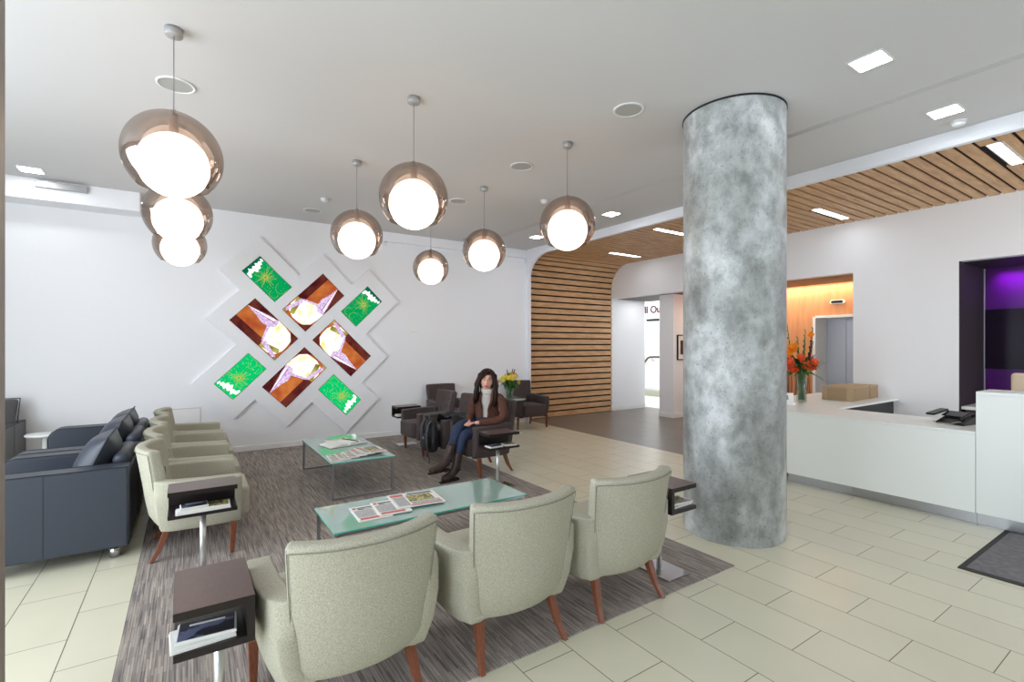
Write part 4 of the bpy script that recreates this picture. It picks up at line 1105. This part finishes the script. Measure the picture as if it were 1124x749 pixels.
# ------------------------------------------------------------------ seated woman
M_SKIN = mat('skin', (222, 168, 148), 0.5, spec=0.4)
M_LIP = mat('lips', (176, 84, 84), 0.4)
M_EYEW = mat('eye_white', (196, 176, 168), 0.5)
M_EYED = mat('eye_dark', (40, 28, 24), 0.3)
M_HAIR = mat('dark_brown_hair', (18, 9, 9), 0.5, spec=0.25, var=((46, 24, 20), 60, 3, (1, 1, .08), .4, .65))
M_JACKET = mat('brown_jacket', (84, 54, 46), 0.85, spec=.25, bump=(220, .5), var=((100, 66, 54), 60, 3, (1, 1, 1), .35, .65))
M_KNIT = mat('cream_knit', (206, 200, 194), 0.9, bump=(260, .5))
M_JEANS = mat('blue_denim', (34, 46, 70), 0.85, bump=(300, .3), var=((48, 62, 90), 30, 3, (1, 1, 1), .35, .7))
M_BOOT = mat('brown_boot_leather', (46, 32, 29), 0.45, var=((64, 48, 42), 16, 3, (1, 1, 1), .4, .7))
M_SOLE = mat('boot_sole', (30, 24, 22), 0.7)
M_BAG = mat('black_nylon', (26, 26, 30), 0.6, bump=(120, .3))
M_STRAP = mat('grey_strap', (64, 64, 68), 0.6)
PO = V((2.95, 5.12, .009))

def skin_mesh(pts, edges, root=0, sub=2):
    """pts: (x,y,z,r) world; returns an evaluated smooth mesh in person space"""
    me = bpy.data.meshes.new('tmp'); me.from_pydata([V(p[:3])-PO for p in pts], edges, [])
    ob = bpy.data.objects.new('tmp', me); COL.objects.link(ob)
    sk = ob.modifiers.new('s', 'SKIN'); sk.use_smooth_shade = True; sk.branch_smoothing = .6
    for i, v_ in enumerate(me.skin_vertices[0].data):
        r = pts[i][3]
        v_.radius = r if isinstance(r, tuple) else (r, r)
        v_.use_root = (i == root)
    sb = ob.modifiers.new('u', 'SUBSURF'); sb.levels = sub; sb.render_levels = sub
    bpy.context.view_layer.update()
    out = bpy.data.meshes.new_from_object(ob.evaluated_get(bpy.context.evaluated_depsgraph_get()))
    bpy.data.objects.remove(ob); bpy.data.meshes.remove(me)
    return out

def from_mesh(me):
    bm = BM(); bm.from_mesh(me); bpy.data.meshes.remove(me); return bm

person = empty('person', PO)
tag(person, 'seated woman with long dark hair, brown jacket, jeans and boots, legs crossed', 'person')

HC = V((3.01, 5.07, 1.118))
K = 1.12
body_pts = [(3.10, 5.22, .565, .11*K), (3.10, 5.20, .70, .095*K), (3.08, 5.16, .84, .105*K), (3.055, 5.115, .945, .08*K), (3.035, 5.09, 1.0, .05), (3.025, 5.085, 1.05, .045),
            (3.14, 4.985, .925, .045), (3.135, 4.905, .70, .034), (2.97, 4.93, .645, .028), (2.80, 5.01, .635, .022),
            (2.955, 5.22, .925, .045), (2.94, 5.31, .70, .034), (2.85, 5.22, .65, .028), (2.775, 5.10, .63, .022),
            (3.05, 5.12, .545, .068), (2.64, 5.01, .505, .048), (2.54, 4.985, .14, .034),
            (3.05, 5.30, .545, .068), (2.62, 5.09, .595, .048), (2.44, 4.985, .25, .034)]
body_edges = [(0, 1), (1, 2), (2, 3), (3, 4), (4, 5), (3, 6), (6, 7), (7, 8), (8, 9), (3, 10), (10, 11), (11, 12), (12, 13), (0, 14), (14, 15), (15, 16), (0, 17), (17, 18), (18, 19)]
bm = from_mesh(skin_mesh(body_pts, body_edges))
# hands: palm + five fingers each, resting together in the lap
def hand(bm, wrist, d, n, up):
    d = V(d).normalized(); up = V(up).normalized(); s_ = d.cross(up).normalized()*n
    w = V(wrist)-PO
    tube(bm, [w-d*.01, w+d*.03, w+d*.07, w+d*.085], [.018, .026, .028, .020], 10, flat=.5)
    for k, (o_, L) in enumerate(((-.022, .062), (-.008, .072), (.007, .068), (.021, .052))):
        b = w+d*.078+s_*o_
        tube(bm, [b, b+d*L*.45+up*.004, b+d*L*.8-up*.010, b+d*L*.95-up*.024], [.0085, .008, .0072, .005], 8)
    b = w+d*.022-s_*.022
    tube(bm, [b, b-s_*.020+d*.022, b-s_*.020+d*.052-up*.006], [.010, .009, .006], 8)
hand(bm, (2.815, 5.005, .637), (-.8, .5, -.12), 1, (0, 0, 1))
hand(bm, (2.785, 5.115, .632), (-.45, -.75, -.02), -1, (0, 0, 1))
# head, shaped, facing the camera
TH_ = math.atan2(-.51, .86)          # turns local -Y towards the camera
HM = Matrix.Translation(HC-PO) @ Matrix.Rotation(TH_, 4, 'Z') @ Matrix.Rotation(radians(5), 4, 'Y') @ Matrix.Diagonal((1.1, 1.06, 1.06, 1))
vs = sphere(bm, (0, 0, 0), 1, 28, 20)
for v_ in vs:
    x, y, z = v_.co
    k = 1-.38*max(0, -z)**1.6
    fy = -.088 if y < 0 else .098
    X = x*.074*k; Y = y*abs(fy); Z = z*.113
    if y < 0: Y += -.010*max(0, -z)*(1-abs(x))          # chin forward
    if y < -.3 and .0 < z < .35 and abs(x) > .2: Y += .006
    v_.co = HM @ V((X, Y, Z))
def H(p): return HM @ V(p)
tube(bm, [H((0, -.084, .022)), H((0, -.098, -.004)), H((0, -.107, -.022)), H((0, -.092, -.032))], [.006, .009, .0125, .007], 8)
for sx in (-1, 1):
    sphere(bm, H((sx*.0285, -.0765, .014)), .0105, 10, 8, (1.25, .7, .8), 1)
    sphere(bm, H((sx*.0285, -.0825, .013)), .0072, 8, 6, (1, .6, .9), 2)
    tube(bm, [H((sx*.013, -.084, .034)), H((sx*.030, -.083, .040)), H((sx*.047, -.070, .034))], [.003, .0035, .002], 6, mi=2)
    sphere(bm, H((sx*.074, .004, -.002)), .022, 10, 8, (.35, .6, 1.1))
tube(bm, [H((-.024, -.078, -.054)), H((-.008, -.087, -.052)), H((.008, -.087, -.052)), H((.024, -.078, -.053))], [.002, .0052, .0052, .002], 8, mi=3)
tube(bm, [H((-.019, -.079, -.060)), H((0, -.087, -.062)), H((.019, -.079, -.060))], [.002, .006, .002], 8, mi=3)
obj('body', bm, [M_SKIN, M_EYEW, M_EYED, M_LIP], person, smooth=True)

# jeans
jp = [(3.10, 5.22, .575, .135), (3.05, 5.13, .548, .085), (2.86, 5.065, .53, .080), (2.645, 5.01, .505, .066), (2.595, 4.997, .33, .052), (2.57, 4.992, .27, .050),
      (3.05, 5.295, .555, .088), (2.84, 5.20, .60, .080), (2.625, 5.085, .592, .066), (2.54, 5.035, .43, .054), (2.50, 5.015, .36, .050)]
bm = from_mesh(skin_mesh(jp, [(0, 1), (1, 2), (2, 3), (3, 4), (4, 5), (0, 6), (6, 7), (7, 8), (8, 9), (9, 10)]))
obj('jeans', bm, M_JEANS, person, smooth=True)

# boots
def boot(top, ankle, heel, ball, toe, shaft_r=.060):
    bm = from_mesh(skin_mesh([(*top, shaft_r), (*(V(top).lerp(V(ankle), .55)), shaft_r*.93), (*ankle, .055), (*ball, (.055, .050)), (*toe, (.046, .038)), (*heel, .050)],
                             [(0, 1), (1, 2), (2, 3), (3, 4), (2, 5)], 2))
    b = obj('boot', bm, M_BOOT, person, smooth=True)
    d = (V(toe)-V(heel)); L = d.length; dn = d.normalized(); up = (V(top)-V(ankle)).normalized()
    sd = dn.cross(V((0, 0, 1))).normalized(); dnn = sd.cross(dn).normalized()
    if dnn.z > 0: dnn = -dnn
    bm = BM(); h0 = V(heel)-PO
    O, I = [], []
    for i in range(9):
        t = i/8; wd = .028+.011*sin(pi*min(1, t*.9+.05)); 
        if t > .9: wd *= .7
        c_ = h0 + dn*.004 + dn*(L+.014)*t + dnn*(.030-.006*t)
        O.append([c_-sd*wd, c_+sd*wd]); I.append([c_-sd*wd+dnn*(.022 if t < .3 else .010), c_+sd*wd+dnn*(.022 if t < .3 else .010)])
    slab(bm, O, I); obj('sole', bm, M_SOLE, b)
    bm = BM(); m_ = V(ankle).lerp(V(top), .12)-PO
    ring = []
    a1 = up.orthogonal().normalized(); a2 = up.cross(a1)
    tube(bm, [m_+a1*.054*cos(a)+a2*.054*sin(a) for a in [i*pi/8 for i in range(17)]], .006, 6); obj('ankle_strap', bm, M_SOLE, b)
boot((2.585, 4.995, .33), (2.545, 4.985, .105), (2.575, 4.99, .068), (2.44, 4.965, .058), (2.35, 4.955, .048))
boot((2.518, 5.022, .425), (2.435, 4.98, .22), (2.46, 4.985, .185), (2.31, 4.965, .165), (2.21, 4.955, .165))

# knitted rollneck
bm = from_mesh(skin_mesh([(3.10, 5.22, .60, .118), (3.095, 5.195, .72, .112), (3.075, 5.155, .86, .122), (3.035, 5.098, .95, .085), (3.03, 5.09, 1.0, .060)], [(0, 1), (1, 2), (2, 3), (3, 4)]))
o_ = V((3.022, 5.082, 0))-PO
for z, r in ((.985, .060), (1.003, .064), (1.022, .062)):
    tube(bm, [V((o_.x+r*cos(a), o_.y+r*sin(a), z-PO.z+.012*sin(a))) for a in [i*pi/12 for i in range(25)]], .017, 8)
obj('rollneck_sweater', bm, M_KNIT, person, smooth=True)

# jacket: back and sides plus two open fronts, sleeves
Fd = V((-.72, -.69, 0)).normalized(); Ld = V((-Fd.y*-1, 0, 0))
Ld = V((.69, -.72, 0)).normalized()
def tor(z):      # torso axis
    for (a, b) in zip(body_pts[:4], body_pts[1:5]):
        if a[2] <= z <= b[2]:
            t = (z-a[2])/(b[2]-a[2]); return V(a[:3]).lerp(V(b[:3]), t)
    return V(body_pts[0][:3]) if z < .6 else V(body_pts[4][:3])
zs = [.50, .54, .60, .68, .76, .84, .90, .945, .98, 1.0]
rw = [.185, .18, .168, .158, .160, .172, .180, .160, .105, .078]
rd = [.150, .148, .140, .134, .138, .144, .140, .118, .088, .074]
gap = [30, 24, 12, 9, 13, 20, 26, 33, 40, 52]
O, I = [], []
for z, a, b, g in zip(zs, rw, rd, gap):
    c_ = tor(max(z, .566)); c_.z = z; c_ = c_-PO; ro, ri = [], []
    for k in range(25):
        th = radians(g + (360-2*g)*k/24)
        ro.append(c_+Fd*b*cos(th)+Ld*a*sin(th)); ri.append(c_+Fd*(b-.014)*cos(th)+Ld*(a-.014)*sin(th))
    O.append(ro); I.append(ri)
bm = BM(); slab(bm, O, I)
# sleeves
for pts in ([(3.10, 5.02, .93, .06), (3.145, 4.975, .915, .066), (3.155, 4.93, .80, .060), (3.145, 4.895, .69, .056), (3.06, 4.905, .658, .054), (2.96, 4.935, .648, .048), (2.84, 4.99, .64, .042)],
            [(2.99, 5.19, .93, .06), (2.955, 5.235, .915, .066), (2.94, 5.29, .80, .060), (2.93, 5.31, .70, .056), (2.88, 5.26, .665, .052), (2.84, 5.20, .65, .048), (2.795, 5.135, .64, .042)]):
    m_ = skin_mesh(pts, [(i, i+1) for i in range(6)], 0); bm.from_mesh(m_); bpy.data.meshes.remove(m_)
# collar / lapels
for sg in (-1, 1):
    cpts = []
    for z, g in ((1.01, 62), (.97, 38), (.90, 28), (.82, 18), (.74, 11)):
        i = min(range(len(zs)), key=lambda q: abs(zs[q]-z)); th = radians(g)*sg; c_ = tor(z); c_.z = z
        cpts.append(c_-PO+Fd*(rd[i]+.004)*cos(th)+Ld*(rw[i]+.004)*sin(th))
    tube(bm, cpts, [.016, .022, .022, .016, .008], 8, flat=.5)
obj('jacket', bm, M_JACKET, person, smooth=True, sub=1)

# hair
bm = BM()
vs = sphere(bm, (0, 0, 0), 1, 28, 20)
for v_ in list(vs):
    x, y, z = v_.co
    v_.co = HM @ V((x*.104, y*.116+.014, z*.124+.020))
dl = [v_ for v_ in vs if (HM.inverted() @ v_.co).y < -.045 and (HM.inverted() @ v_.co).z < .070 and abs((HM.inverted() @ v_.co).x) < .075]
bmesh.ops.delete(bm, geom=dl, context='VERTS')
for sx in (-1, 1):
    for k in range(7):
        x0 = sx*(.012+.008*k); Lg = .03 if sx > 0 else 0
        tube(bm, [H((sx*.006, -.040-.004*k, .128-.004*k)), H((x0+sx*.030, -.070+.006*k, .094-.004*k)), H((sx*(.078+.002*k), -.058+.012*k, .03)), H((sx*(.094+.003*k), -.045+.016*k, -.05)),
                  H((sx*(.110-.002*k), -.048+.018*k, -.13)), H((sx*(.108+.002*k), -.055+.018*k, -.20-.006*k-Lg)), H((sx*(.100+.002*k), -.060+.018*k, -.235-.008*k-Lg))],
             [.006, .017, .023, .028, .030, .022, .007], 8)
tube(bm, [H((0, .07, .06)), H((0, .085, -.04)), H((0, .075, -.13)), H((0, .07, -.19))], [.07, .085, .075, .03], 14)
tube(bm, [H((.006, -.085, .105)), H((-.022, -.093, .082)), H((-.055, -.080, .045)), H((-.074, -.060, .0))], [.008, .013, .012, .006], 8)
obj('hair', bm, M_HAIR, person, smooth=True)

# ------------------------------------------------------------------ backpack slumped over the front of the second chair
t = empty('backpack', (2.55, 5.70, .20), radians(0))
bm = BM()
vs = sphere(bm, (0, 0, 0), 1, 28, 20)
for v_ in vs:
    x, y, z = v_.co
    f_ = lambda a: math.copysign(abs(a)**.72, a)
    X, Y, Z = f_(x)*.062, f_(y)*.155*(1-.18*z), f_(z)*.215+.215
    X += .010*sin(Y*40)+.006*sin(Z*33)
    X += .0
    v_.co = (X, Y, Z)
obj('main_bag', bm, M_BAG, t, smooth=True)
bm = BM(); vs = sphere(bm, (0, 0, 0), 1, 20, 14)
for v_ in vs:
    x, y, z = v_.co; f_ = lambda a: math.copysign(abs(a)**.6, a)
    v_.co = (f_(x)*.035-.062, f_(y)*.115+.01, f_(z)*.10+.13)
obj('front_pocket', bm, M_BAG, t, smooth=True)
for dy, z0 in ((-.10, .43), (.07, .44)):
    bm = BM(); tube(bm, [(-.03, dy, z0-.02), (-.085, dy-.02, .36), (-.11, dy-.03, .26), (-.10, dy-.02, .12), (-.06, dy, -.05), (-.05, dy+.01, -.12)], [.02, .02, .018, .014, .006, .005], 8, flat=.35); obj('strap', bm, M_STRAP, t, smooth=True)
bm = BM(); tube(bm, [(-.02, -.04, .42), (-.02, -.03, .46), (-.02, .03, .465), (-.02, .05, .42)], .008, 8); obj('grab_handle', bm, M_STRAP, t, smooth=True)
bm = BM(); box(bm, -.10, -.092, -.03, .03, .17, .20); box(bm, -.078, -.07, -.11, -.08, .33, .36); obj('buckle', bm, M_CHROME, t, bevel=.002)
tag(t, 'black backpack slumped over the front of the middle charcoal armchair', 'backpack')
t = empty('folded_scarf', (2.83, 5.58, .618))
bm = BM()
O, I = [], []
for i in range(13):
    u = i/12; ro, ri = [], []
    for j in range(9):
        w = j/8; y = -.20+.40*u; x = -.13+.26*w+.03*sin(u*5)
        z = .018+.022*(1+sin(u*9+w*3))+.014*(1+sin(w*9-u*4)) - .11*max(0, (abs(y)-.125)/.075)
        ro.append(V((x, y, z))); ri.append(V((x, y, z-.012)))
    O.append(ro); I.append(ri)
slab(bm, O, I); obj('cloth', bm, M_BAG, t, smooth=True, sub=1)
tag(t, 'dark crumpled garment lying between the backpack and the woman', 'garment')


# ------------------------------------------------------------------ receptionist's chair back
t = empty('office_chair', (6.95, 1.10, 0.0), radians(90))
bm = BM(); box(bm, -.21, .21, -.04, .04, .62, 1.27); obj('backrest', bm, M_BEIGE, t, smooth=True, bevel=.035, seg=4)
bm = BM(); box(bm, -.23, .23, .02, .46, .44, .52); obj('seat', bm, M_BEIGE, t, smooth=True, bevel=.03, seg=3)
bm = BM(); tube(bm, [(0, .24, .06), (0, .24, .44)], .028, 14); obj('gas_stem', bm, M_CHROME, t, smooth=True)
bm = BM(); box(bm, -.03, .03, -.05, .1, .44, .70); obj('back_bracket', bm, M_BLACKPL, t)
for k in range(5):
    a = 2*pi*k/5; bm = BM(); tube(bm, [(0, .24, .085), (.26*cos(a), .24+.26*sin(a), .06)], [.022, .014], 8); sphere(bm, (.27*cos(a), .24+.27*sin(a), .027), .026, 10, 8); obj('castor_arm', bm, M_BLACKPL, t, smooth=True)
tag(t, 'beige office chair back showing behind the raised reception counter', 'office chair')

# ------------------------------------------------------------------ light
w = bpy.data.worlds.new('World'); sc.world = w; w.use_nodes = True
bg = w.node_tree.nodes['Background']; bg.inputs[0].default_value = (0.84, 0.92, 1.0, 1); bg.inputs[1].default_value = 7.0
def area(name, loc, size, sizey, power, col, rot, portal=False, spread=None):
    l = bpy.data.lights.new(name, 'AREA'); l.shape = 'RECTANGLE'; l.size = size; l.size_y = sizey; l.energy = power; l.color = col
    if portal: l.cycles.is_portal = True
    if spread: l.spread = radians(spread)
    o = bpy.data.objects.new(name, l); link(o); o.location = loc; o.rotation_euler = [radians(a) for a in rot]
    return o
area('window_portal', (XL-.05, 1.4, 1.7), 7.8, 2.9, 1, (1, 1, 1), (90, 0, -90), True)
area('window_portal', (6.9, YF-.05, 1.7), 1.9, 2.9, 1, (1, 1, 1), (90, 0, 0), True)  # portal of the front bay opened to brighten the right side
# lobby and recess coves; ceiling fills added, no fitting seen
area('lobby_cove_light', (LX-.12, 4.9, DOOR_H-.03), .10, 3.4, 15, (1, .84, .58), (0, -16, 0))
area('purple_cove_light', (9.30, .8, DOOR_H-.03), .10, 2.2, 11, (.66, .06, 1.0), (0, -30, 0), spread=80)
area('corridor_fill_light', (10.9, 9.6, 3.08), 1.6, 3.4, 60, (1, 1, .96), (0, 0, 0))  # added lamp brightening the corridor, no fitting seen
area('passage_fill_light', (9.0, 7.6, DOOR_H-.02), .5, .9, 5, (1, 1, 1), (0, 0, 0))  # unseen fill added for the passage
area('lobby_fill_light', (8.85, 4.6, DOOR_H-.02), .3, 1.2, 8, (1, .96, .9), (0, 0, 0))  # extra lamp added for the lift lobby, out of view

# ------------------------------------------------------------------ camera
cam = bpy.data.cameras.new('camera'); co = bpy.data.objects.new('camera', cam); link(co); sc.camera = co
FPX = 535.0
cam.sensor_fit = 'HORIZONTAL'; cam.sensor_width = 36; cam.lens = 36*FPX/1124
cam.shift_y = (379-374.5)/1124; cam.clip_start = .05
yaw = math.atan(356/535.)        # view direction is 33.6 deg right of +Y
co.location = (0, 0, 1.55); co.rotation_euler = (radians(90), 0, -yaw)

sc.view_settings.view_transform = 'Standard'; sc.view_settings.look = 'None'; sc.view_settings.gamma = 1; sc.view_settings.use_curve_mapping = False
sc.view_settings.exposure = 0.3
sc.cycles.max_bounces = 10; sc.cycles.diffuse_bounces = 6; sc.cycles.glossy_bounces = 5; sc.cycles.transparent_max_bounces = 16
sc.cycles.caustics_reflective = False; sc.cycles.caustics_refractive = False; sc.cycles.sample_clamp_indirect = 6
sc.cycles.use_denoising = True
